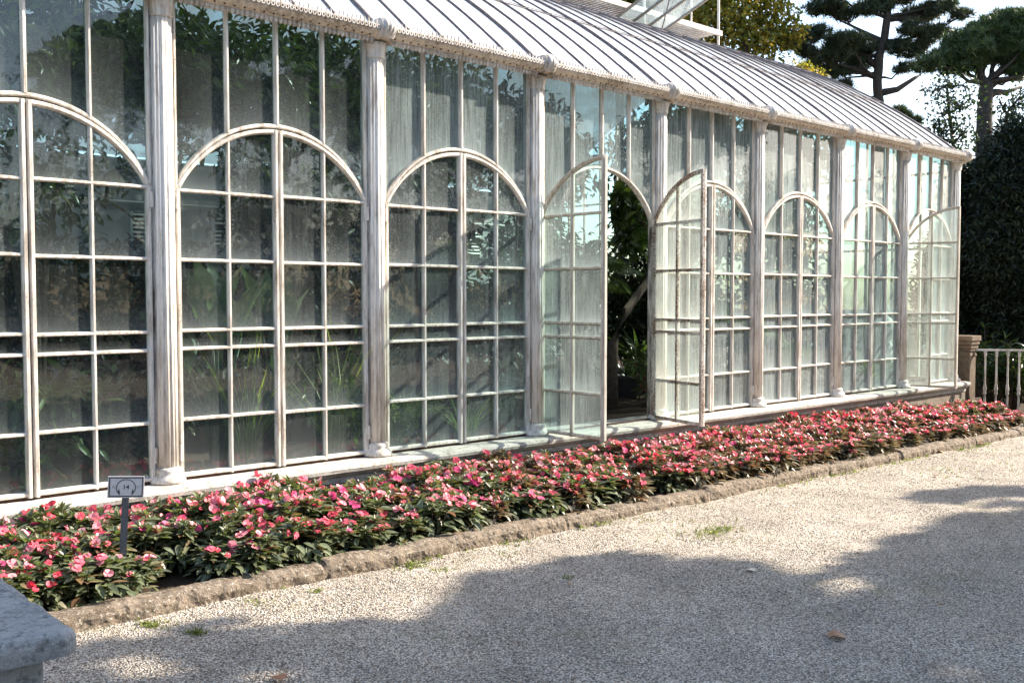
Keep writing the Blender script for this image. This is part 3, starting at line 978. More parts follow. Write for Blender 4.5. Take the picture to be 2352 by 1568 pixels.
# ------------------------------------------------------------------ audio guide sign
sg = empty("audio_guide_sign", (2.085, -1.19, zg(2.1) + 0.02), "small metal audio guide sign 14 on a dark post in the flower bed", "sign")
sg.rotation_euler = (R(-2), R(4.5), 0)
pm = MB()
pm.add([], [])
# flat bar turned towards the path
ang = R(-22)
ca, sa = math.cos(ang), math.sin(ang)
def sp(u, v, z): return (u * ca - v * sa, u * sa + v * ca, z)
def sbox(mb, u0, u1, v0, v1, z0, z1):
    P = [sp(u, v, z) for z in (z0, z1) for (u, v) in ((u0, v0), (u1, v0), (u1, v1), (u0, v1))]
    mb.add(P, [(0, 3, 2, 1), (4, 5, 6, 7), (0, 1, 5, 4), (1, 2, 6, 5), (2, 3, 7, 6), (3, 0, 4, 7)])
sbox(pm, -0.019, 0.019, -0.004, 0.004, -0.1, 0.57)
pm.build("post", M_post, sg)
pl = empty("panel_pivot", (0, 0, 0))
bpy.data.objects.remove(pl)
PW, PH, PZ = 0.192, 0.122, 0.545
pan = MB(); sbox(pan, -PW / 2, PW / 2, -0.012, -0.006, PZ, PZ + PH)
panel = pan.build("panel", M_plate, sg, bevel=0.001)
bo = MB(); e = 0.0065; th = 0.006
for (a, b_, c_, d_) in ((-PW / 2 + e, PW / 2 - e, PZ + e, PZ + e + th), (-PW / 2 + e, PW / 2 - e, PZ + PH - e - th, PZ + PH - e),
                        (-PW / 2 + e, -PW / 2 + e + th, PZ + e + th, PZ + PH - e - th), (PW / 2 - e - th, PW / 2 - e, PZ + e + th, PZ + PH - e - th)):
    sbox(bo, a, b_, -0.0135, -0.0118, c_, d_)
bo.build("border", M_black, panel)
hp = MB()
arc = []
for i in range(21):
    a = R(-38 + 256 * i / 20)
    arc.append(sp(0.050 * math.cos(a), -0.0125, PZ + 0.056 + 0.047 * math.sin(a)))
nn = (sa, -ca, 0)
hp.sweep(arc, [(-0.0022, -0.001), (-0.0022, 0.001), (0.0022, 0.001), (0.0022, -0.001)], nn)
for s in (-1, 1):
    P = [(s * 0.036, 0.052), (s * 0.041, 0.036), (s * 0.036, 0.018), (s * 0.030, 0.017), (s * 0.032, 0.036)]
    vs = [sp(u, -0.0135, PZ + z) for (u, z) in P] + [sp(u, -0.0118, PZ + z) for (u, z) in P]
    hp.add(vs, [(0, 1, 2, 3, 4), (9, 8, 7, 6, 5)] + [(j, 5 + j, 5 + (j + 1) % 5, (j + 1) % 5) for j in range(5)])
hp.build("headphones_emblem", M_black, panel)
cu = bpy.data.curves.new("number", 'FONT'); cu.body = "14"; cu.size = 0.036; cu.align_x = 'CENTER'; cu.extrude = 0.0008; cu.offset = 0.0003
tmp = bpy.data.objects.new("tmp_number", cu); COL.objects.link(tmp)
dg = bpy.context.evaluated_depsgraph_get()
nme = bpy.data.meshes.new_from_object(tmp.evaluated_get(dg)); nme.materials.clear(); nme.materials.append(M_black)
bpy.data.objects.remove(tmp)
no = link("number", nme, panel)
no.rotation_euler = (R(90), 0, ang)
no.location = sp(0.0, -0.0128, PZ + 0.049)
for s in (-1, 1):
    sc_ = MB(); c_ = sp(s * 0.064, -0.0125, PZ + 0.062); d_ = sp(s * 0.064, -0.018, PZ + 0.062)
    sc_.tube([c_, d_], 0.0045, 8); sc_.build("screw", M_screw, panel)

# ------------------------------------------------------------------ impatiens bed
def impatiens_mesh(seed, mat, nsh):
    r = np.random.default_rng(seed)
    P, D, U, L = [], [], [], []
    tops = []
    for s in range(nsh):
        a = r.random() * 2 * math.pi; q = math.sqrt(r.random()) * 0.175
        h = 0.27 - 2.2 * q * q * (0.6 + 0.6 * r.random()) + r.normal() * 0.02
        x, y = q * math.cos(a), q * math.sin(a)
        tops.append((x, y, h))
        for lay, (n, el, ll, dz) in enumerate(((4, 62, 0.05, 0.004), (6, 32, 0.080, 0.0), (7, 10, 0.094, -0.03))):
            b0 = r.random() * 6.28
            for i in range(n):
                b = b0 + i * 2 * math.pi / n + r.normal() * 0.2
                e = R(el + r.normal() * 12)
                lean = np.array([x, y, 0]) * 1.1
                d = np.array([math.cos(b) * math.cos(e), math.sin(b) * math.cos(e), math.sin(e)]) + lean
                P.append((x, y, h + dz + r.normal() * 0.006)); D.append(d)
                U.append((r.normal() * 0.25, r.normal() * 0.25, 1)); L.append(ll * (0.8 + 0.4 * r.random()))
    # skirt of lower leaves
    for i in range(125):
        a = r.random() * 2 * math.pi; q = 0.07 + 0.13 * r.random()
        P.append((q * math.cos(a), q * math.sin(a), 0.05 + 0.15 * r.random()))
        e = R(-15 + r.normal() * 20)
        b = a + r.normal() * 0.6
        D.append((math.cos(b) * math.cos(e), math.sin(b) * math.cos(e), math.sin(e))); U.append((r.normal() * .2, r.normal() * .2, 1)); L.append(0.085 * (0.8 + 0.4 * r.random()))
    L = np.array(L)
    part = scatter(LEAFI, P, D, U, L, L * 0.42, r.random(len(L)))
    st = MB()
    for (x, y, h) in tops:
        st.tube([(x * 0.3, y * 0.3, 0.0), (x * 0.8, y * 0.8, h * 0.55), (x, y, h)], [0.006, 0.005, 0.003], 5)
    me = cloud_mesh("foliage", [part, mb_part(st)], [mat, M_stem], [0, 1])
    return me, tops


VAR_G = [impatiens_mesh(100 + i, M_imp_g, 19) for i in range(6)]
VAR_B = [impatiens_mesh(200 + i, M_imp_b, 20) for i in range(6)]


def flower_mesh(seed, mat):
    r = np.random.default_rng(seed)
    P, D, U, L = [], [], [], []
    for i in range(5):
        a = 2 * math.pi * i / 5 + r.normal() * 0.12
        e = R(22 + r.normal() * 16)
        P.append((0, 0, 0.002 * i)); D.append((math.cos(a) * math.cos(e), math.sin(a) * math.cos(e), math.sin(e)))
        U.append((r.normal() * 0.15, r.normal() * 0.15, 1)); L.append(0.025 * (0.85 + 0.35 * r.random()))
    L = np.array(L)
    return cloud_mesh("flower", [scatter(PETAL, P, D, U, L, L * 1.05, r.random(5))], [mat])


FLW = [[flower_mesh(300 + 10 * i + j, mt) for j in range(2)] for i, mt in enumerate(M_petal)]

bay_words = ["left of the sign", "near the sign", "below the second window bay", "below the third window bay", "below the open doorway", "below the fifth window bay", "below the sixth window bay", "below the seventh window bay", "below the last window bay", "at the bed's far end"]
row_words = ["against the stone sill", "in the second row", "in the third row", "at the kerb"]
rows_y = [-0.43, -0.72, -1.01, -1.29]
xstep = 0.262
count = 0
for ri, y0 in enumerate(rows_y):
    x = 0.95 + (0.12 if ri % 2 else 0)
    while x < 14.55:
        px = x + random.uniform(-0.05, 0.05); py = y0 + random.uniform(-0.05, 0.05)
        x += xstep * random.uniform(0.92, 1.08)
        # gaps in the front row as in the photo
        if ri == 3 and (abs(px - 2.35) < 0.14 or abs(px - 6.45) < 0.16): continue
        if ri == 0 and abs(px - 4.15) < 0.26: continue
        if px > 13.6 and ri == 0: continue
        t_ = min(1, max(0, (px - 3.2) / 4.0))
        bron = random.random() < t_ * 0.95
        me, tops = random.choice(VAR_B if bron else VAR_G)
        bi = min(9, max(0, int((px - XC[1]) / B)))
        tone = "bronze leaved" if bron else "green leaved"
        root = empty("impatiens_plant", (px, py, zg(px) + 0.04), "%s pink impatiens %s, %s" % (tone, row_words[ri], bay_words[bi]), "flowering plant", "impatiens plants in the long flower bed")
        root.rotation_euler = (0, 0, random.uniform(0, 6.28))
        s = random.uniform(0.88, 1.12) * (1.04 if px < 5 else 1.0)
        root.scale = (s, s, s * random.uniform(0.9, 1.1) * (0.74 if ri == 3 else 0.95 if ri == 2 else 1.0))
        link("foliage", me, root)
        nf = int(round(random.uniform(8, 13) + 5 * t_))
        if ri == 0 and px < 6: nf = max(1, nf - 2)
        pal = random.choice([0, 0, 1, 1, 2, 3, 4, 0])
        tp = random.sample(tops, min(len(tops), nf))
        for (fx, fy, fz) in tp:
            for rep in range(random.choice((1, 1, 2, 2, 3))):
                pi_ = pal if random.random() < 0.6 else random.choice([0, 1, 1, 2, 3, 3, 5])
                fo = link("flower", random.choice(FLW[pi_]), root)
                fo.location = (fx + random.gauss(0, 0.018) + random.gauss(0, 0.03) * min(rep, 1), fy + random.gauss(0, 0.022), fz + random.uniform(0.015, 0.05))
                wd = Vector((0.05 + random.gauss(0, 0.55), -0.45 + random.gauss(0, 0.45), 0.8)).normalized()
                lo = root.rotation_euler.to_matrix().inverted() @ wd
                q = Vector((0, 0, 1)).rotation_difference(lo)
                fo.rotation_mode = 'QUATERNION'; fo.rotation_quaternion = q
                k_ = random.uniform(0.85, 1.15); fo.scale = (k_, k_, k_)
        count += 1
print("impatiens", count)

# ------------------------------------------------------------------ trees
def tree_trunk(parent, path, r0, r1, mat=None, seg=9, name="trunk"):
    mb = MB(); n = len(path)
    P = [Vector(p) for p in path]
    # resample with wobble
    pts, rad = [], []
    N = max(6, n * 4)
    for i in range(N):
        t = i / (N - 1) * (n - 1); k = min(int(t), n - 2); f = t - k
        p = P[k].lerp(P[k + 1], f)
        w = (r0 + (r1 - r0) * i / (N - 1))
        p = p + Vector((mnoise.noise(p * 0.9), mnoise.noise(p * 0.9 + Vector((7, 3, 1))), 0)) * w * 0.8
        pts.append(p); rad.append(w * (1.25 if i == 0 else 1.0))
    mb.tube(pts, rad, seg)
    return mb


def clump_leaves(blobs, per, T, size, ratio, clump_r, leaf_n, out=0.6, flat=0.8, up=0.3):
    """blobs: (center, (rx,ry,rz), n_clumps)"""
    P, D, U = [], [], []
    for (c, rad, n) in blobs:
        c = np.array(c); rad = np.array(rad)
        d = nrm(rng.normal(size=(n, 3)))
        q = rng.random(n) ** 0.42
        cc = c + d * q[:, None] * rad
        for i in range(n):
            k = leaf_n
            o = nrm(rng.normal(size=(k, 3))) * (rng.random(k) ** 0.5)[:, None] * clump_r * np.array([1, 1, flat])
            P.append(cc[i] + o)
            dd = nrm(o) * out + nrm(rng.normal(size=(k, 3))) * 0.7 + np.array([0, 0, -0.1])
            D.append(dd)
            U.append(rng.normal(size=(k, 3)) * 0.6 + np.array([0, 0, 1]))
    P = np.concatenate(P); D = np.concatenate(D); U = np.concatenate(U)
    L = size * (0.7 + 0.6 * rng.random(len(P)))
    return scatter(T, P, D, U, L, L * ratio)


def needle_pads(pads, tufts, nper, size, width=0.024):
    P, D = [], []
    for (c, rad, dens) in pads:
        n = int(tufts * dens)
        c = np.array(c); rad = np.array(rad)
        d = nrm(rng.normal(size=(n, 3))); q = rng.random(n) ** 0.45
        cc = c + d * q[:, None] * rad
        # gather in small twig groups
        g = rng.integers(0, max(1, n // 5), n)
        cc = cc * 0.28 + cc[g] * 0.72
        for i in range(n):
            dd = nrm(rng.normal(size=(nper, 3)) + np.array([0, 0, 0.75]))
            P.append(np.repeat(cc[i][None], nper, 0)); D.append(dd)
    P = np.concatenate(P); D = np.concatenate(D)
    L = size * (0.6 + 0.7 * rng.random(len(P)))
    return scatter(NEEDLE, P, D, rng.normal(size=(len(P), 3)), L, np.full(len(P), width))


def shift(part, o):
    V, lv, tot, rv = part
    return V - np.array(o), lv, tot, rv


def mb_shift(mb, o):
    mb.v = [(a - o[0], b_ - o[1], c_ - o[2]) for (a, b_, c_) in mb.v]
    return mb


GZ = -0.3


def pine(name, label, depth, trunk_px, r0, r1, pads_px, limbs_px, mat, tufts, size, seed):
    random.seed(seed)
    tp = [at(px, py, depth) for (px, py) in trunk_px]
    base = Vector((tp[0].x, tp[0].y, GZ))
    root = empty(name, base, label, "tree")
    tr = tree_trunk(root, [base] + tp, r0, r1)
    mb_shift(tr, base).build("trunk", M_barkd, root, smooth=True)
    ppm = FPX / depth
    pads = []; lb = MB()
    for (px, py, rx, rz) in pads_px:
        dd = random.uniform(-1.0, 1.0) * rx / ppm * 0.9
        c = at(px, py, depth + dd)
        pads.append((c, (rx / ppm, rx / ppm, rz / ppm), rx * rz / 1500))
        # limb from the trunk to the pad
        best = min(tp, key=lambda q: (q - c - Vector((0, 0, -0.35 * (Vector((q.x - c.x, q.y - c.y, 0)).length)))).length)
        mid = best.lerp(c, 0.5) + Vector((0, 0, -0.10 * (best - c).length + random.uniform(-.1, .2)))
        l_ = (best - c).length
        lb.tube([best, best.lerp(mid, 0.5) + Vector((random.uniform(-.1, .1), random.uniform(-.1, .1), random.uniform(-.1, .1))), mid, mid.lerp(c, 0.6) + Vector((random.uniform(-.12, .12), 0, random.uniform(-.1, .1))), c],
                [min(r1 * 0.7, 0.03 + 0.018 * l_), 0.022 + 0.012 * l_, 0.018 + 0.009 * l_, 0.014 + 0.004 * l_, 0.01], 6)
        for q in range(11):
            e = Vector(c) + Vector((random.uniform(-1, 1) * rx / ppm, random.uniform(-1, 1) * rx / ppm, random.uniform(-.6, .9) * rz / ppm))
            lb.tube([mid.lerp(c, 0.6), (mid.lerp(c, 0.6).lerp(e, 0.5)) + Vector((0, 0, 0.08)), e], [0.016, 0.011, 0.005], 4)
    for pts in limbs_px:
        lb.tube([at(px, py, depth + 0.1 * i) for i, (px, py) in enumerate(pts)], [0.11 * (1 - 0.75 * i / (len(pts) - 1)) for i in range(len(pts))], 7)
    mb_shift(lb, base).build("branches", M_barkd, root, smooth=True)
    link("crown", cloud_mesh("crown", [shift(needle_pads(pads, tufts, 19, size), base)], [mat]), root)
    return root


pine("pine_tree", "tall dark pine with a straight slender trunk and flat layered branches behind the greenhouse roof", 28,
     [(2024, 300), (2020, 250), (2014, 180), (2016, 130), (2030, 95), (2038, 40), (2040, -20), (2030, -90)], 0.15, 0.09,
     [(1891, 17, 62, 22), (1935, 35, 45, 18), (1867, 78, 52, 22), (1820, 100, 40, 15), (1942, 96, 70, 22), (1905, 128, 66, 26), (1874, 160, 55, 22), (1962, 150, 45, 24),
      (1942, 201, 32, 20), (1985, 118, 40, 20), (2000, 20, 60, 20), (2113, 34, 70, 24), (2164, 18, 52, 20), (2212, 34, 40, 12), (2096, 70, 52, 18), (2147, 78, 46, 20),
      (2061, 108, 40, 20), (2098, 122, 40, 16), (2082, 158, 34, 16), (2072, 262, 24, 22), (2095, 282, 22, 16), (2044, 0, 80, 18), (1960, -40, 80, 25), (2110, -45, 90, 25), (2030, -100, 90, 30),
      (2180, -30, 50, 16), (1900, -30, 50, 18), (1850, 118, 30, 16), (1925, 170, 30, 14), (2120, 100, 30, 14), (1838, 92, 26, 12)],
     [[(2013, 150), (1990, 135), (1950, 128), (1905, 140)], [(2028, 100), (1985, 80), (1930, 88)], [(2020, 214), (2060, 206), (2100, 180), (2115, 172)], [(2034, 45), (2080, 40), (2130, 32)], [(2018, 228), (1990, 226), (1970, 222)]],
     M_pine, 230, 0.21, 5)
pine("pine_tree", "broad green umbrella pine with a forked trunk at the right edge", 22,
     [(2250, 420), (2259, 361), (2261, 300), (2264, 240), (2266, 191)], 0.21, 0.15,
     [(2130, 152, 40, 16), (2160, 140, 50, 24), (2186, 130, 55, 28), (2215, 100, 60, 30), (2240, 120, 46, 28), (2270, 75, 66, 34), (2310, 48, 60, 30), (2350, 60, 60, 40), (2334, 95, 66, 38),
      (2300, 128, 50, 26), (2350, 140, 50, 30), (2380, 90, 60, 50), (2400, 40, 60, 40), (2195, 160, 40, 14), (2230, 150, 40, 18), (2420, 120, 60, 40), (2340, 168, 40, 14), (2290, 100, 50, 30), (2250, 95, 50, 26)],
     [[(2266, 195), (2250, 172), (2238, 155), (2225, 135)], [(2266, 195), (2285, 175), (2305, 160), (2340, 120)], [(2268, 200), (2290, 186), (2320, 182), (2350, 184)], [(2265, 225), (2285, 212), (2310, 212), (2345, 200)]],
     M_pine2, 330, 0.17, 8)


def leafy(name, label, blobs_px, depth, trunk_px, mat, T, size, ratio, clump_r, leaf_n, dens, cat="tree", bark=None, r0=0.16, base_z=GZ, group=None, dz=1.0):
    ppm = FPX / depth
    blobs = []
    for (px, py, rx, rz) in blobs_px:
        dd = random.uniform(-1, 1) * rx / ppm * 0.7
        n = max(3, int(dens * rx * rz / 100))
        blobs.append((at(px, py, depth + dd), (rx / ppm, rx / ppm * dz, rz / ppm), n))
    tp = [at(px, py, depth) for (px, py) in trunk_px]
    base = Vector((tp[0].x, tp[0].y, base_z))
    root = empty(name, base, label, cat, group)
    tr = tree_trunk(root, [base] + tp, r0, r0 * 0.5)
    mb_shift(tr, base).build("trunk", bark or M_bark, root, smooth=True)
    lb = MB()
    for (c, rad, n) in blobs:
        c = Vector(c); best = min(tp, key=lambda q: (q - c).length + 1.5 * max(0, q.z - c.z))
        l_ = (best - c).length
        mid = best.lerp(c, 0.5) + Vector((random.uniform(-.1, .1), random.uniform(-.1, .1), 0.1 * l_))
        lb.tube([best, mid, c], [min(r0 * 0.5, 0.02 + 0.015 * l_), 0.015 + 0.008 * l_, 0.008], 6)
        for q in range(5):
            e = c + Vector((random.uniform(-1, 1) * rad[0], random.uniform(-1, 1) * rad[1], random.uniform(-1, 1) * rad[2])) * 0.8
            lb.tube([mid, mid.lerp(e, 0.6) + Vector((0, 0, 0.05)), e], [0.012 + 0.004 * l_, 0.01, 0.005], 4)
    mb_shift(lb, base).build("branches", bark or M_bark, root, smooth=True)
    cl = clump_leaves(blobs, 0, T, size, ratio, clump_r, leaf_n)
    link("crown", cloud_mesh("crown", [shift(cl, base)], [mat]), root)
    return root


random.seed(21)
leafy("broadleaf_tree", "yellowing broadleaf tree rising behind the greenhouse ridge", 
      [(1686, 45, 50, 45), (1755, 48, 60, 45), (1652, 85, 36, 30), (1785, 70, 45, 34), (1737, 105, 45, 30), (1815, 92, 22, 20), (1768, 136, 26, 18), (1640, 20, 50, 40), (1700, -20, 70, 40), (1780, 0, 40, 36), (1830, 70, 16, 16), (1700, 90, 36, 26), (1600, 50, 50, 50)],
      27, [(1720, 300), (1715, 180), (1710, 90), (1705, 20)], M_yellow, QLEAF, 0.15, 0.6, 0.40, 15, 1.9)
leafy("broadleaf_tree", "olive and yellow broadleaf tree seen under the raised ridge vent", 
      [(1420, 0, 60, 30), (1350, -15, 60, 30), (1490, -10, 60, 30), (1250, -30, 70, 30), (1560, 20, 50, 40), (1420, 60, 90, 40)],
      30, [(1420, 240), (1420, 100), (1420, 20)], M_yellow, QLEAF, 0.2, 0.62, 0.45, 26, 2.2)
leafy("sapling_tree", "golden leaved sapling just showing above the roof edge below the pine",
      [(1847, 166, 26, 12), (1875, 176, 18, 9), (1830, 158, 14, 10)], 25, [(1850, 300), (1850, 200), (1848, 170)], M_yellow, QLEAF, 0.085, 0.6, 0.22, 16, 6, r0=0.05)
leafy("slender_tree", "thin open tree with small dark leaves between the two pines",
      [(2157, 215, 34, 26), (2185, 190, 36, 24), (2164, 270, 42, 36), (2190, 300, 40, 40), (2215, 240, 36, 30), (2150, 318, 30, 24), (2200, 355, 30, 30), (2228, 205, 20, 18), (2222, 300, 22, 30)],
      20, [(2205, 430), (2190, 330), (2180, 260), (2175, 200)], M_dark, QLEAF, 0.085, 0.6, 0.3, 8, 2.2, r0=0.05)
leafy("slender_tree", "thin twiggy tree in front of the umbrella pine trunk at the right edge",
      [(2310, 235, 30, 22), (2340, 240, 34, 26), (2325, 275, 30, 20), (2360, 215, 36, 26)],
      19, [(2320, 430), (2318, 330), (2312, 260)], M_dark, QLEAF, 0.085, 0.6, 0.3, 8, 2.0, r0=0.05)
# dark evergreen masses
leafy("evergreen_tree", "very dark dense evergreen standing right beside the greenhouse corner",
      [(2212, 470, 46, 70), (2245, 420, 50, 50), (2225, 560, 56, 80), (2230, 660, 60, 80), (2200, 400, 24, 26), (2265, 500, 60, 80), (2245, 740, 70, 60), (2180, 600, 50, 90), (2170, 720, 50, 70), (2270, 620, 60, 80), (2210, 800, 60, 50)],
      19, [(2235, 780), (2235, 600), (2238, 440)], M_yew, QLEAF, 0.11, 0.30, 0.30, 34, 4.4, bark=M_barkd)
leafy("evergreen_tree", "taller dark evergreen filling the right edge behind the railing",
      [(2310, 370, 50, 60), (2350, 320, 50, 60), (2330, 460, 60, 80), (2300, 560, 60, 80), (2350, 580, 60, 90), (2320, 670, 70, 80), (2400, 400, 60, 100), (2400, 560, 60, 100), (2420, 700, 80, 90), (2340, 760, 70, 60), (2290, 430, 40, 50), (2440, 300, 60, 90)],
      18, [(2345, 780), (2345, 560), (2345, 380)], M_yew, QLEAF, 0.11, 0.30, 0.30, 34, 4.4, bark=M_barkd)
leafy("evergreen_tree", "dark evergreen far behind the fence, half hidden by the nearer ones",
      [(2260, 620, 90, 110), (2360, 640, 90, 120), (2180, 680, 80, 90), (2460, 620, 90, 130), (2300, 480, 80, 90), (2420, 480, 80, 100), (2560, 520, 100, 140), (2260, 780, 120, 60), (2400, 780, 120, 60)],
      23, [(2330, 780), (2330, 600), (2330, 460)], M_yew, QLEAF, 0.14, 0.32, 0.36, 34, 2.6, bark=M_barkd)


# laurel shrubs behind the railing
def lance_shrub(label, base, h, w, nst, seed):
    r = np.random.default_rng(seed)
    root = empty("laurel_shrub", base, label, "shrub", "glossy shrubs behind the railing")
    P, D, U, L = [], [], [], []; st = MB()
    for s in range(nst):
        a = r.random() * 6.28; q = w * math.sqrt(r.random())
        top = np.array([q * math.cos(a), q * math.sin(a), h * (0.55 + 0.5 * r.random())])
        st.tube([(top[0] * .25, top[1] * .25, 0), (top[0] * .7, top[1] * .7, top[2] * .5), tuple(top)], [0.012, 0.009, 0.005], 5)
        for i in range(16):
            t = 0.35 + 0.65 * i / 15
            p = np.array([top[0] * (0.25 + 0.75 * t), top[1] * (0.25 + 0.75 * t), top[2] * t])
            b = i * 2.4 + r.random(); e = R(25 + r.normal() * 22)
            P.append(p); D.append((math.cos(b) * math.cos(e), math.sin(b) * math.cos(e), math.sin(e))); U.append((r.normal() * .3, r.normal() * .3, 1)); L.append(0.17 * (0.7 + 0.5 * r.random()))
    L = np.array(L)
    st.build("stems", M_bark, root, smooth=True)
    link("foliage", cloud_mesh("foliage", [scatter(LEAF3, P, D, U, L, L * 0.26, r.random(len(L)))], [M_laurel]), root)


for i, (px, dep, h, w, n, lab) in enumerate(((2275, 16.9, 1.15, 0.40, 26, "glossy laurel shrub just right of the stone pillar, behind the railing"), (2322, 16.7, 1.0, 0.42, 26, "glossy laurel shrub behind the middle balusters of the railing"),
                                            (2372, 16.4, 1.1, 0.4, 24, "glossy laurel shrub behind the right end of the railing"), (2285, 17.6, 1.45, 0.3, 14, "taller upright laurel shrub rising behind the pillar"))):
    p = at(px, 950, dep); lance_shrub(lab, (p.x, p.y, -0.22), h, w, n, 40 + i)

# ------------------------------------------------------------------ pillar and railing
pil = empty("stone_pillar", (15.63, -0.04, -0.35), "short brown stone pillar with a moulded cap at the end of the greenhouse", "pillar")
pm = MB(); pm.box((-0.115, -0.115, 0), (0.115, 0.115, 1.20)); pm.build("shaft", M_pillar, pil, bevel=0.01)
pc = MB()
for (h0, h1, s) in ((1.12, 1.16, 0.125), (1.20, 1.24, 0.13), (1.24, 1.30, 0.14), (1.30, 1.36, 0.155), (1.36, 1.44, 0.17)):
    pc.box((-s, -s, h0), (s, s, h1 - 0.001))
pc.build("cap", M_pillar, pil, bevel=0.008)

rl0 = Vector((15.72, -0.16, 0)); rdir = Vector((0.60, -0.80, 0)).normalized()
rail = empty("iron_railing", (rl0.x, rl0.y, -0.25), "low white iron railing of turned balusters joined to the stone pillar", "railing")
rt = MB(); rt.sweep([(0, 0, 1.115), tuple(rdir * 4.2 + Vector((0, 0, 1.115)))], [(-0.028, -0.014), (-0.028, 0.014), (0.028, 0.014), (0.028, -0.014)], (0, 0, 1))
rt.build("top_rail", M_gutter_lace, rail)
rt2 = MB(); rt2.sweep([(0, 0, 0.08), tuple(rdir * 4.2 + Vector((0, 0, 0.08)))], [(-0.022, -0.012), (-0.022, 0.012), (0.022, 0.012), (0.022, -0.012)], (0, 0, 1))
rt2.build("bottom_rail", M_gutter_lace, rail)
bal = MB()
bal.lathe([(0.012, 0.08), (0.014, 0.3), (0.013, 0.42), (0.022, 0.43), (0.024, 0.45), (0.018, 0.47), (0.024, 0.49), (0.027, 0.53), (0.018, 0.56), (0.022, 0.575), (0.014, 0.59), (0.013, 0.85), (0.014, 1.02), (0.022, 1.03), (0.018, 1.05), (0.026, 1.075), (0.026, 1.10)], 10)
bal_me = bal.mesh("baluster", M_gutter_lace, True)
for i in range(25):
    p = rdir * (0.14 + i * 0.163)
    link("baluster", bal_me, rail, p)

# ------------------------------------------------------------------ plants inside the greenhouse
random.seed(31)


def shrub_in(label, base, blobs, mat, T, size, ratio, clump_r, leaf_n, name="leafy_shrub", r0=0.05, cat="plant"):
    base = Vector(base)
    root = empty(name, base, label, cat)
    lb = MB(); top = Vector((0, 0, 0))
    for (c, rad, n) in blobs:
        c = Vector(c)
        lb.tube([(0, 0, 0), (c.x * 0.2, c.y * 0.2, c.z * 0.5), (c.x * 0.7, c.y * 0.7, c.z * 0.85), tuple(c)], [r0, r0 * 0.8, r0 * 0.5, r0 * 0.25], 7)
        for q in range(6):
            e = c + Vector((random.uniform(-1, 1) * rad[0], random.uniform(-1, 1) * rad[1], random.uniform(-1, 1) * rad[2])) * 0.85
            lb.tube([(c.x * 0.7, c.y * 0.7, c.z * 0.85), tuple(c.lerp(e, 0.4)), tuple(e)], [r0 * 0.4, r0 * 0.25, 0.005], 5)
    lb.build("trunk", M_bark, root, smooth=True)
    link("crown", cloud_mesh("crown", [clump_leaves(blobs, 0, T, size, ratio, clump_r, leaf_n)], [mat]), root)
    return root


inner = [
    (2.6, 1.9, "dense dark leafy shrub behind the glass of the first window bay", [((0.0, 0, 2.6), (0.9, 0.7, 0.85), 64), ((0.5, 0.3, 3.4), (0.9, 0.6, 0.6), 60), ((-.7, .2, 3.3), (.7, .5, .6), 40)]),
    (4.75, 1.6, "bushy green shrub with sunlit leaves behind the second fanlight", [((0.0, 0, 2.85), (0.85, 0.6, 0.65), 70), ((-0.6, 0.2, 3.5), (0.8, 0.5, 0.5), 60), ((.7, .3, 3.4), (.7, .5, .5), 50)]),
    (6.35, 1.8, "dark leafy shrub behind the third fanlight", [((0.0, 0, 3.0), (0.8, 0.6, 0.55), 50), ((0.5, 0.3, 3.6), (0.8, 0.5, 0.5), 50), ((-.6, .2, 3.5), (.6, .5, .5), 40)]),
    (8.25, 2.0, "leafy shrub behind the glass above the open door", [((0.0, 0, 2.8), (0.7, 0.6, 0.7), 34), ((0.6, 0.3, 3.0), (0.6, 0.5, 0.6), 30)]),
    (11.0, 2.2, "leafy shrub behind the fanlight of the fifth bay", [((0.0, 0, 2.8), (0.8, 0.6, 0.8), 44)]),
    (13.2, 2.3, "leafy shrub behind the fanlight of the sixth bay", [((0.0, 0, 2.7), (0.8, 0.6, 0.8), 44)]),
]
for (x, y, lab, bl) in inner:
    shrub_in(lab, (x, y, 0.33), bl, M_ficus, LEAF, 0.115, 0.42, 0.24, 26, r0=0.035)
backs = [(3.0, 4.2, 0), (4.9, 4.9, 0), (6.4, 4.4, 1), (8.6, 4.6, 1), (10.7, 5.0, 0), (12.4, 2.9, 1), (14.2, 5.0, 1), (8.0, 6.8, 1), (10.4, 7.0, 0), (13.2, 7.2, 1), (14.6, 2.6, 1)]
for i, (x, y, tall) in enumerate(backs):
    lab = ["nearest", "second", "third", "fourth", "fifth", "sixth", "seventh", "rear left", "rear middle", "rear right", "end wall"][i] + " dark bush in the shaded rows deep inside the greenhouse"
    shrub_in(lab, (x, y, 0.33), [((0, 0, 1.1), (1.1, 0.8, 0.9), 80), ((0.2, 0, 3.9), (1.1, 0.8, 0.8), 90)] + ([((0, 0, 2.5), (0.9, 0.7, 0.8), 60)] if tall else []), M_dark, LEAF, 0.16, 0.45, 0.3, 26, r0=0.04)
lows = [(2.3, 0.9), (3.2, 1.3), (5.2, 1.3), (7.0, 1.4), (9.9, 1.2), (11.4, 1.2), (12.9, 1.3), (14.3, 1.4)]
for i, (x, y) in enumerate(lows):
    lab = ["first", "second", "third", "fourth", "fifth", "sixth", "seventh", "eighth"][i] + " low bush from the left along the inside of the glass"
    shrub_in(lab, (x, y, 0.33), [((0, 0, 0.45), (0.6, 0.4, 0.35), 26)], M_dark if i % 2 else M_palm, LEAF, 0.13, 0.36, 0.2, 18, r0=0.025)


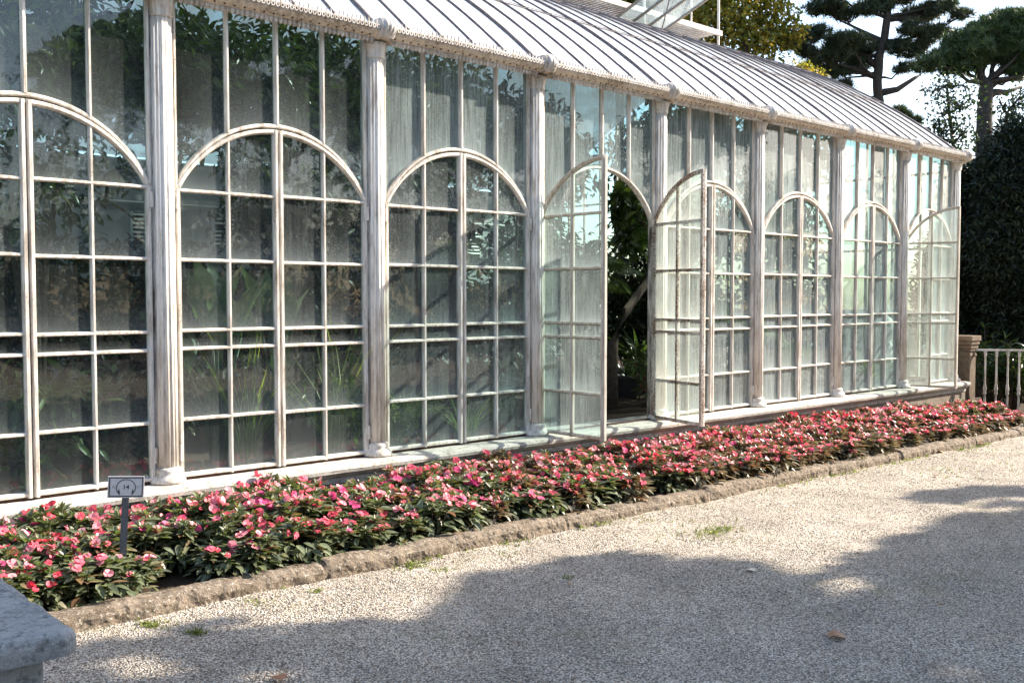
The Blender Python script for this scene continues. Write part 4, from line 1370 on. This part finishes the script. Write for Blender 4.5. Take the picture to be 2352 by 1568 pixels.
def blades(name, label, base, n, length, width, el0, el1, mat, T=BLADE, spread=0.08, seed=0, cat="plant", stem=0.0):
    r = np.random.default_rng(seed)
    a = r.random(n) * 2 * math.pi; e = np.radians(el0 + (el1 - el0) * r.random(n))
    D = np.stack([np.cos(a) * np.cos(e), np.sin(a) * np.cos(e), np.sin(e)], 1)
    P = np.stack([np.cos(a) * spread * r.random(n), np.sin(a) * spread * r.random(n), np.full(n, stem)], 1)
    L = length * (0.7 + 0.5 * r.random(n))
    root = empty(name, base, label, cat)
    link("foliage", cloud_mesh("foliage", [scatter(T, P, D, np.tile([[0, 0, 1.0]], (n, 1)) + r.normal(size=(n, 3)) * .1, L, np.full(n, width))], [mat]), root)
    return root, P, D, L


# paddle leaved plant (leaves on stalks)
def paddle(label, base, n, h, seed):
    r = np.random.default_rng(seed)
    root = empty("paddle_leaf_plant", base, label, "plant")
    st = MB(); P, D, U, L = [], [], [], []
    for i in range(n):
        a = r.random() * 6.28; q = 0.06 + 0.18 * r.random(); hh = h * (0.5 + 0.5 * r.random())
        b0 = (0.05 * math.cos(a), 0.05 * math.sin(a), 0); t = (q * math.cos(a), q * math.sin(a), hh)
        st.tube([b0, (q * .5 * math.cos(a), q * .5 * math.sin(a), hh * .6), t], [0.014, 0.011, 0.008], 5)
        P.append(t); D.append((0.25 * math.cos(a), 0.25 * math.sin(a), 1)); U.append((-math.cos(a + r.normal() * .5), -math.sin(a + r.normal() * .5), 0.2)); L.append(0.42 * (0.8 + 0.4 * r.random()))
    st.build("stalks", M_strel, root, smooth=True)
    link("foliage", cloud_mesh("foliage", [scatter(BROAD, P, D, U, np.array(L), np.array(L) * 0.36)], [M_strel]), root)


paddle("pale paddle leaved plant close behind the second bay's glass, left side", (3.55, 0.62, 0.33), 16, 1.35, 1)
paddle("pale paddle leaved plant close behind the second bay's glass, in the middle", (4.15, 0.75, 0.33), 14, 1.30, 2)
blades("reed_clump", "thin upright reeds fanning out behind the second bay's lower panes", (3.75, 0.55, 0.33), 60, 1.15, 0.010, 68, 87, M_grassb, seed=3)
blades("reed_clump", "thin pale reeds behind the right panes of the second bay", (4.6, 0.55, 0.33), 46, 1.2, 0.010, 68, 87, M_grassb, seed=4)
blades("strap_leaf_clump", "bright arching strap leaves behind the third bay's lower panes", (5.35, 0.62, 0.55), 70, 0.48, 0.016, 30, 80, M_grassb, seed=5)
blades("strap_leaf_clump", "wispy grass tuft behind the third bay's right panes", (6.1, 0.62, 0.36), 46, 0.55, 0.010, 48, 82, M_grassb, seed=6)
blades("strap_leaf_clump", "bright arching leaf tuft in the last bay", (14.2, 0.75, 0.4), 40, 0.6, 0.03, 40, 80, M_grassb, seed=7)
sm2 = shrub_in("low fine leaved bush behind the bottom left panes of the third bay", (5.05, 0.42, 0.33), [((0, 0, 0.28), (0.26, 0.2, 0.26), 22)], M_grassb, QLEAF, 0.06, 0.4, 0.12, 22, r0=0.01)


def palm(label, base, h, n, fl, seed, mat=M_palm, r0=0.11):
    r = np.random.default_rng(seed)
    root = empty("palm_tree", base, label, "palm")
    tr = MB()
    N = 14
    tr.tube([(0.03 * math.sin(i * 0.6), 0.02 * math.sin(i), h * i / (N - 1)) for i in range(N)], [r0 * (1 + 0.12 * (i % 2)) for i in range(N)], 10)
    tr.build("trunk", M_bark, root, smooth=False)
    parts = []; st = MB()
    for k in range(n):
        a = k * 2.4 + r.random(); e0 = R(10 + 65 * r.random())
        pts = []
        for i in range(9):
            t = i / 8
            e = e0 - t * t * 0.9
            pts.append(np.array([math.cos(a) * math.cos(e0) * fl * t, math.sin(a) * math.cos(e0) * fl * t, h + fl * (math.sin(e0) * t - 0.55 * t * t)]))
        st.tube([tuple(p) for p in pts], [0.012 * (1 - 0.08 * i) for i in range(9)], 4)
        P, D, U = [], [], []
        for i in range(34):
            t = 0.18 + 0.82 * i / 33; f = t * 8; q = min(int(f), 7); f -= q
            p = pts[q] * (1 - f) + pts[q + 1] * f; tg = pts[q + 1] - pts[q]; tg /= np.linalg.norm(tg)
            s = np.cross(tg, [0, 0, 1]); s /= max(np.linalg.norm(s), 1e-6)
            for sg_ in (-1, 1):
                P.append(p); D.append(s * sg_ + tg * 0.7 + np.array([0, 0, -0.15])); U.append((0, 0, 1))
        Lh = 0.34 * np.sin(np.linspace(0.5, 3.0, 34)).clip(0.2); Lh = np.repeat(Lh, 2)
        parts.append(scatter(LEAF, P, D, U, Lh, np.full(len(P), 0.022)))
    st.build("fronds_rib", mat, root, smooth=True)
    link("crown", cloud_mesh("crown", parts, [mat]), root)


p_ = at_y(1322, 900, 1.3)
palm("thick trunked palm behind the left open door leaf", (p_.x, 1.3, 0.33), 1.55, 13, 1.1, 3, r0=0.13)
palm("slim palm deep inside behind the third bay", (8.2, 3.4, 0.33), 1.7, 11, 1.0, 4, r0=0.09)
palm("small palm behind the glass of the sixth bay", (12.3, 1.9, 0.33), 0.9, 12, 0.9, 6, r0=0.07)

# tree seen in the doorway with a leaning trunk
b0 = at_y(1405, 830, 1.35); b0.z = 0.33
tr_pts = [b0, at_y(1408, 790, 1.35), at_y(1438, 715, 1.45), at_y(1487, 645, 1.6), at_y(1520, 560, 1.7), at_y(1500, 470, 1.6)]
root = empty("doorway_tree", b0, "small tree with a bare leaning trunk and big leaves inside the open doorway", "tree")
mb = MB(); mb.tube(tr_pts, [0.075, 0.065, 0.055, 0.05, 0.04, 0.025], 9)
for (px, py) in ((1440, 430), (1425, 470), (1470, 440), (1455, 500), (1478, 540), (1430, 520)):
    e = at_y(px, py, 1.3); mb.tube([tr_pts[-2], tr_pts[-2].lerp(e, 0.5) + Vector((0, 0, .08)), e], [0.02, 0.013, 0.006], 5)
mb_shift(mb, b0).build("trunk", M_bark, root, smooth=True)
bl = []
for (px, py, r_) in ((1425, 440, .17), (1450, 470, .18), (1470, 520, .17), (1440, 540, .15), (1478, 460, .2), (1420, 495, .14), (1465, 570, .12)):
    c = at_y(px, py, 1.25 + random.uniform(-.2, .3)); bl.append((c - b0, (r_, r_, r_), 7))
link("crown", cloud_mesh("crown", [clump_leaves(bl, 0, BROAD, 0.15, 0.55, 0.12, 7)], [M_ficus]), root)

pd = at_y(1441, 880, 2.1)
pot = empty("plant_pot", (pd.x, 2.1, 0.34), "dark grey plastic plant pot on the soil inside the doorway", "pot")
pm = MB(); pm.lathe([(0.13, 0), (0.19, 0.26), (0.205, 0.265), (0.205, 0.30), (0.18, 0.30), (0.17, 0.24)], 22); pm.build("pot_body", M_darkpot, pot, smooth=False)
pd2 = at_y(1472, 880, 2.6)
pot2 = empty("plant_pot", (pd2.x, 2.6, 0.34), "terracotta plant pot behind the dark one in the doorway", "pot")
pm = MB(); pm.lathe([(0.17, 0), (0.24, 0.36), (0.265, 0.365), (0.265, 0.44), (0.235, 0.44), (0.22, 0.36)], 24); pm.build("pot_body", M_terra, pot2, smooth=False)
blades("potted_plant", "long leaved plant growing out of the terracotta pot", (pd2.x, 2.6, 0.72), 26, 0.62, 0.06, 35, 80, M_palm, T=LEAF3, seed=12)
blades("potted_plant", "dark leaved plant growing out of the dark grey pot", (pd.x, 2.1, 0.60), 18, 0.4, 0.06, 20, 75, M_dark, T=LEAF3, seed=13)
shrub_in("dark bush filling the depth of the doorway", (pd.x + 1.3, 3.6, 0.33), [((0, 0, 1.1), (1.1, 0.7, 0.9), 90), ((-.6, .2, 1.7), (.6, .5, .6), 40)], M_dark, LEAF, 0.13, 0.4, 0.24, 24, r0=0.03)
fi = at_y(2031, 760, 0.75)
fo = empty("stone_finial", (fi.x, 0.75, 0.33), "pale stone finial with a ball top behind the seventh bay's glass", "ornament")
fm = MB(); fm.lathe([(0.14, 0), (0.14, 0.62), (0.10, 0.66), (0.12, 0.72), (0.15, 0.80), (0.15, 0.92), (0.11, 1.02), (0.055, 1.06), (0.05, 1.08), (0.075, 1.11), (0.08, 1.16), (0.06, 1.21), (0.02, 1.25), (0.025, 1.29), (0.004, 1.32)], 20)
fm.build("finial_body", M_finial, fo, smooth=True)

# ------------------------------------------------------------------ shade trees standing to the right of the view
bx = [-900, 165, 300, 430, 700, 1000, 1060, 1100, 1300, 1500, 1700, 1880, 1980, 2080, 2200, 2352, 2700, 3600]
by = [1560, 1500, 1472, 1436, 1440, 1420, 1372, 1318, 1292, 1272, 1300, 1322, 1290, 1228, 1185, 1150, 1100, 1060]
flecks = [(1950, 1345, 95, 22), (1270, 1490, 50, 0), (330, 1528, 160, 26), (2330, 1470, 50, 18), (2250, 1555, 70, 26), (2120, 1540, 70, 12), (1450, 1400, 30, 8), (1660, 1378, 36, 9), (620, 1545, 110, 14), (2300, 1170, 70, 10)]
extra = [(2170, 1140, 70, 14), (2290, 1128, 90, 12)]


def shade_mask(P):
    d = P - np.array(CAM)
    z = d @ np.array(AX); x = d @ np.array(RIGHT); u = d @ np.array(CUP)
    ok = z > 0.6
    zz = np.where(ok, z, 1)
    px = CX + FPX * x / zz; py = CY - FPX * u / zz
    lim = np.interp(px, bx, by)
    wig = 9 * np.sin(px * 0.021 + 1) + 6 * np.sin(px * 0.057) + 3 * np.sin(px * 0.13 + 2)
    m = py > lim + wig
    for (fx, fy, rx, ry) in flecks:
        if ry: m &= ((px - fx) / rx) ** 2 + ((py - fy) / ry) ** 2 > 1
    for (fx, fy, rx, ry) in extra:
        m |= ((px - fx) / rx) ** 2 + ((py - fy) / ry) ** 2 < 1
    return np.where(ok, m, True)


N = 150000
gx = rng.uniform(-3.5, 12.5, N); gy = rng.uniform(-10.5, -1.8, N)
G = np.stack([gx, gy, -0.013 * (gx - 2.5)], 1)
keep = shade_mask(G)
G = G[keep]
# clusters: constant lift per neighbourhood, so that the crown has thickness and gaps
cell = np.floor(G[:, 0] / 0.9) * 31 + np.floor(G[:, 1] / 0.8) * 17
tl = 5.2 + 1.9 * (np.modf(np.abs(np.sin(cell * 12.9898)) * 43758.5453)[0]) + rng.normal(size=len(G)) * 0.22
Sv = np.array([1.6, -0.6, 1.0])
Q = G + Sv * tl[:, None]
idx = np.clip(((G[:, 0] + 3.5) / 5.34).astype(int), 0, 2)
labs = ["shade tree outside the view whose crown darkens the gravel in the lower left", "shade tree outside the view whose crown darkens the middle of the gravel", "shade tree outside the view whose crown darkens the gravel at the right"]
for k in range(3):
    q = Q[idx == k]
    c = q.mean(0)
    base = Vector((c[0] + 1.8, c[1] - 1.2, -0.2))
    root = empty("shade_tree", base, labs[k], "tree")
    tr = tree_trunk(root, [base, base + Vector((-.1, .1, 2.2)), base + Vector((-.6, .4, 4.0))], 0.2, 0.13)
    fork = base + Vector((-.6, .4, 4.0))
    sel = q[rng.choice(len(q), 26)]
    for s in sel:
        s = Vector(s)
        tr.tube([fork, fork.lerp(s, 0.5) + Vector((0, 0, 0.25)), s], [0.06, 0.035, 0.01], 6)
    mb_shift(tr, base).build("trunk", M_bark, root, smooth=True)
    n = len(q)
    D = rng.normal(size=(n, 3)) + np.array([0, 0, -.2]); U = np.array(SUN)[None] + rng.normal(size=(n, 3)) * 0.5
    D = np.cross(U, rng.normal(size=(n, 3)))
    L = 0.12 * (0.7 + 0.6 * rng.random(n))
    link("crown", cloud_mesh("crown", [shift(scatter(QLEAF, q, D, U, L, L * 0.62), base)], [M_shade]), root)

# ------------------------------------------------------------------ woodland closing the garden on the other side of the path
wb = []
for i in range(46):
    x = -30 + i * 1.25
    h = 7.5 + 2.5 * mnoise.noise(Vector((x * 0.3, 2.0, 0)))
    wb.append(((x, -23 + random.uniform(-1.5, 1.5), h * 0.5 - 0.5), (1.5, 1.5, h * 0.55), 40))
for i in range(34):
    t = i / 33
    x = 27 + 30 * t ** 0.8; y = -23 + 24 * t ** 1.6
    h = 7.0 + 2.5 * mnoise.noise(Vector((i * 0.4, 7.0, 0)))
    wb.append(((x + random.uniform(-1, 1), y, h * 0.5 - 0.5), (1.8, 1.8, h * 0.55), 40))
wl = clump_leaves(wb, 0, QLEAF, 0.42, 0.55, 0.7, 16)
tag(link("woodland", cloud_mesh("woodland", [wl], [M_dark])), "dark belt of trees across the path, behind the viewer", "woodland", kind="stuff")

# ------------------------------------------------------------------ loose stones and litter lying on the path
def path_z(x, y):
    return zg(min(max(x, -4), 20)) + 0.022 * mnoise.noise(Vector((x * 2.2, y * 2.2, 0.3)))


PEB = (np.array([(1, 0, 0, 0), (-1, 0, 0, 0), (0, 1, 0, 0), (0, -1, 0, 0), (0.1, 0.1, 0.62, 0), (0, 0, -0.5, 0), (0.62, 0.66, 0.3, 0), (-0.6, -0.64, 0.3, 0)], float),
       [(0, 6, 4), (6, 2, 4), (2, 1, 4), (1, 7, 4), (7, 3, 4), (3, 0, 4), (0, 2, 6), (1, 3, 7), (2, 0, 5), (1, 2, 5), (3, 1, 5), (0, 3, 5)])
npb = 110000
px_ = rng.uniform(0.4, 13.5, npb); py_ = -1.66 - 4.6 * rng.random(npb)
d_ = np.stack([px_, py_ - CAM.y], 1)
dep_ = d_ @ np.array([FWD.x, FWD.y]); lat_ = d_ @ np.array([RIGHT.x, RIGHT.y])
ok_ = (dep_ > 3.9) & (np.abs(lat_ / dep_) < 0.62) & (rng.random(npb) < np.clip(1.25 - dep_ / 14, 0.2, 1))
px_, py_ = px_[ok_], py_[ok_]
P = np.array([(a, b_, path_z(a, b_) + 0.0015) for a, b_ in zip(px_, py_)])
n = len(P); a_ = rng.random(n) * 6.28
D = np.stack([np.cos(a_), np.sin(a_), rng.normal(size=n) * 0.25], 1)
Lp = 0.0036 + 0.0042 * rng.random(n) ** 1.5
U = np.tile([[0, 0, 1.0]], (n, 1)) + rng.normal(size=(n, 3)) * 0.3
tg = NT("loose_pebbles")
cg = tg.cramp(tg.n("ShaderNodeAttribute", attribute_name="rnd").outputs["Fac"], [(0, (0.20, 0.165, 0.14)), (0.3, (0.46, 0.39, 0.32)), (0.7, (0.66, 0.575, 0.48)), (0.92, (0.80, 0.73, 0.64)), (1.0, (0.86, 0.84, 0.80))])
M_peb = tg.done(tg.bsdf(cg, 0.8, None, 0.3))
tag(link("gravel", cloud_mesh("gravel", [scatter(PEB, P, D, U, Lp, Lp * 0.75)], [M_peb])), "loose pale beige pebbles covering the path", "gravel", kind="stuff")
P, D, U, Ls = [], [], [], []
for i in range(420):
    x = random.uniform(1.3, 13.5); y = -1.64 - abs(random.gauss(0, 0.35)) if random.random() < 0.6 else random.uniform(-5.5, -1.7)
    a = random.random() * 6.28
    P.append((x, y, path_z(x, y) + 0.004)); D.append((math.cos(a), math.sin(a), random.gauss(0, 0.2))); U.append((random.gauss(0, .4), random.gauss(0, .4), 1)); Ls.append(random.uniform(0.010, 0.032))
Ls = np.array(Ls)
M_litter = mat_leaf("leaf_litter", [(0, (0.10, 0.055, 0.03)), (0.5, (0.26, 0.14, 0.07)), (0.8, (0.40, 0.28, 0.16)), (0.9, (0.6, 0.25, 0.25)), (1, (0.66, 0.6, 0.5))], 0.7, 0.1)
tag(link("leaf_litter", cloud_mesh("leaf_litter", [scatter(LEAF, P, D, U, Ls, Ls * 0.5)], [M_litter])), "crumbs of dry leaves and dropped petals scattered over the gravel", "litter", kind="stuff")

# ------------------------------------------------------------------ grass tufts and fallen leaves on the path
P, D, L = [], [], []
for (px, py, rx, n) in ((585, 1382, 26, 60), (345, 1435, 32, 60), (452, 1452, 18, 40), (730, 1358, 14, 26), (945, 1300, 36, 46), (1160, 1275, 26, 40), (1290, 1190, 40, 50), (1300, 1328, 16, 20), (1480, 1190, 40, 36),
                         (1620, 1225, 60, 90), (1790, 1100, 46, 50), (1660, 1215, 40, 50), (960, 1200, 30, 26), (1010, 1310, 30, 20), (1880, 1085, 60, 50), (2180, 1085, 70, 40), (2230, 1040, 40, 30), (2270, 1010, 40, 40), (2320, 990, 30, 40),
                         (640, 1345, 40, 20), (1180, 1240, 50, 26), (2000, 1065, 40, 40), (2080, 1050, 40, 40), (1560, 1160, 40, 26), (2310, 1060, 60, 30)):
    for i in range(n):
        g = ground_at(px + random.gauss(0, rx * 0.55), py + random.gauss(0, rx * 0.16))
        for j in range(5):
            a = random.random() * 6.28; e = R(random.uniform(15, 75))
            P.append((g.x + random.gauss(0, .006), g.y + random.gauss(0, .006), g.z - 0.004)); D.append((math.cos(a) * math.cos(e), math.sin(a) * math.cos(e), math.sin(e))); L.append(random.uniform(0.012, 0.032))
# weeds at the foot of the kerb
for i in range(150):
    x = random.uniform(2.5, 14.5)
    if mnoise.noise(Vector((x * 0.8, 3.3, 0))) < 0.05: continue
    for j in range(7):
        a = random.random() * 6.28; e = R(random.uniform(20, 80))
        P.append((x + random.gauss(0, .02), -1.615 - abs(random.gauss(0, .03)), zg(x) - 0.004)); D.append((math.cos(a) * math.cos(e), math.sin(a) * math.cos(e), math.sin(e))); L.append(random.uniform(0.02, 0.05))
L = np.array(L)
tag(link("grass", cloud_mesh("grass", [scatter(LEAF, P, D, np.tile([[0, 0, 1.0]], (len(P), 1)), L, L * 0.28)], [M_turf])), "sparse tufts of short green grass in the gravel", "grass", kind="stuff")

fl_t = leaf_template(rows=((0.1, 0.35), (0.3, 0.9), (0.55, 1.0), (0.8, 0.7)), fold=-0.5, droop=0.12)
for (px, py, s, mi, rot, lab) in ((1922, 1466, 0.135, 0, 35, "large curled brown leaf lying on the shaded gravel"),
                                  (738, 1326, 0.07, 0, 80, "orange brown leaf beside the kerb in the sun"), (2158, 1040, 0.13, 1, 20, "tan curled leaf near the far end of the kerb"),
                                  (1835, 1100, 0.085, 2, 60, "pale nearly white leaf near the kerb in the sun"), (1725, 1313, 0.08, 2, 10, "pale pointed leaf at the edge of the shade"),
                                  (1945, 1078, 0.08, 1, 110, "small tan leaf leaning against the kerb"), (2256, 1022, 0.12, 0, 30, "brown leaf by the kerb at the far right"), (390, 1398, 0.07, 1, 140, "tan leaf in the gravel near the pedestal"),
                                  (2150, 1095, 0.07, 0, 70, "small orange leaf on the sunlit gravel at right"), (640, 1562, 0.09, 0, 0, "brown leaf at the bottom edge of the picture"), (1310, 1345, 0.05, 1, 50, "tiny tan leaf in the middle of the gravel"),
                                  (880, 1283, 0.05, 0, 20, "tiny brown leaf on the gravel below the kerb's middle")):
    g = ground_at(px, py); a = R(rot)
    o = link("fallen_leaf", cloud_mesh("fallen_leaf", [scatter(fl_t, [(-s * .5 * math.cos(a), -s * .5 * math.sin(a), s * 0.2)], [(math.cos(a), math.sin(a), 0.05)], [(0.1, 0, 1)], np.array([s]), np.array([s * 0.72]))], [M_fallen[mi]]), None, (g.x, g.y, g.z + 0.012))
    tag(o, lab, "leaf", "fallen leaves on the gravel")
    md = o.modifiers.new("sub", 'SUBSURF'); md.levels = 2; md.render_levels = 2

# ------------------------------------------------------------------ world, sun, camera
w = bpy.data.worlds.new("World"); scene.world = w; w.use_nodes = True
nt = w.node_tree; nt.nodes.clear()
sky = nt.nodes.new("ShaderNodeTexSky"); sky.sky_type = 'NISHITA'; sky.sun_disc = False
el = math.asin(SUN.z); az = math.atan2(SUN.x, SUN.y)
sky.sun_elevation = el; sky.sun_rotation = az
sky.air_density = 1.0; sky.dust_density = 1.5; sky.ozone_density = 1.0
bg = nt.nodes.new("ShaderNodeBackground"); bg.inputs[1].default_value = 0.13
out = nt.nodes.new("ShaderNodeOutputWorld")
nt.links.new(sky.outputs[0], bg.inputs[0]); nt.links.new(bg.outputs[0], out.inputs[0])

ld = bpy.data.lights.new("sun", 'SUN'); ld.energy = 5.0; ld.angle = R(0.55); ld.color = (1.0, 0.90, 0.77)
lo = bpy.data.objects.new("sun", ld); COL.objects.link(lo)
lo.rotation_euler = SUN.to_track_quat('Z', 'Y').to_euler()
lo.location = (20, -10, 14)

cd = bpy.data.cameras.new("camera"); co = bpy.data.objects.new("camera", cd); COL.objects.link(co)
cd.sensor_width = 36; cd.sensor_fit = 'HORIZONTAL'; cd.lens = 36 * FPX / 2352
co.location = CAM
co.rotation_euler = (R(90) - PITCH, 0, -(math.pi / 2 - PHI))
cd.clip_start = 0.05; cd.clip_end = 1000
scene.camera = co

scene.view_settings.view_transform = 'Standard'
scene.view_settings.look = 'None'
scene.view_settings.gamma = 1.0
scene.view_settings.exposure = 1.5
scene.render.engine = 'CYCLES'
cy = scene.cycles
cy.max_bounces = 8; cy.transparent_max_bounces = 24; cy.diffuse_bounces = 3; cy.glossy_bounces = 3; cy.transmission_bounces = 4
cy.sample_clamp_indirect = 6
cy.use_denoising = True
cy.caustics_reflective = False; cy.caustics_refractive = False
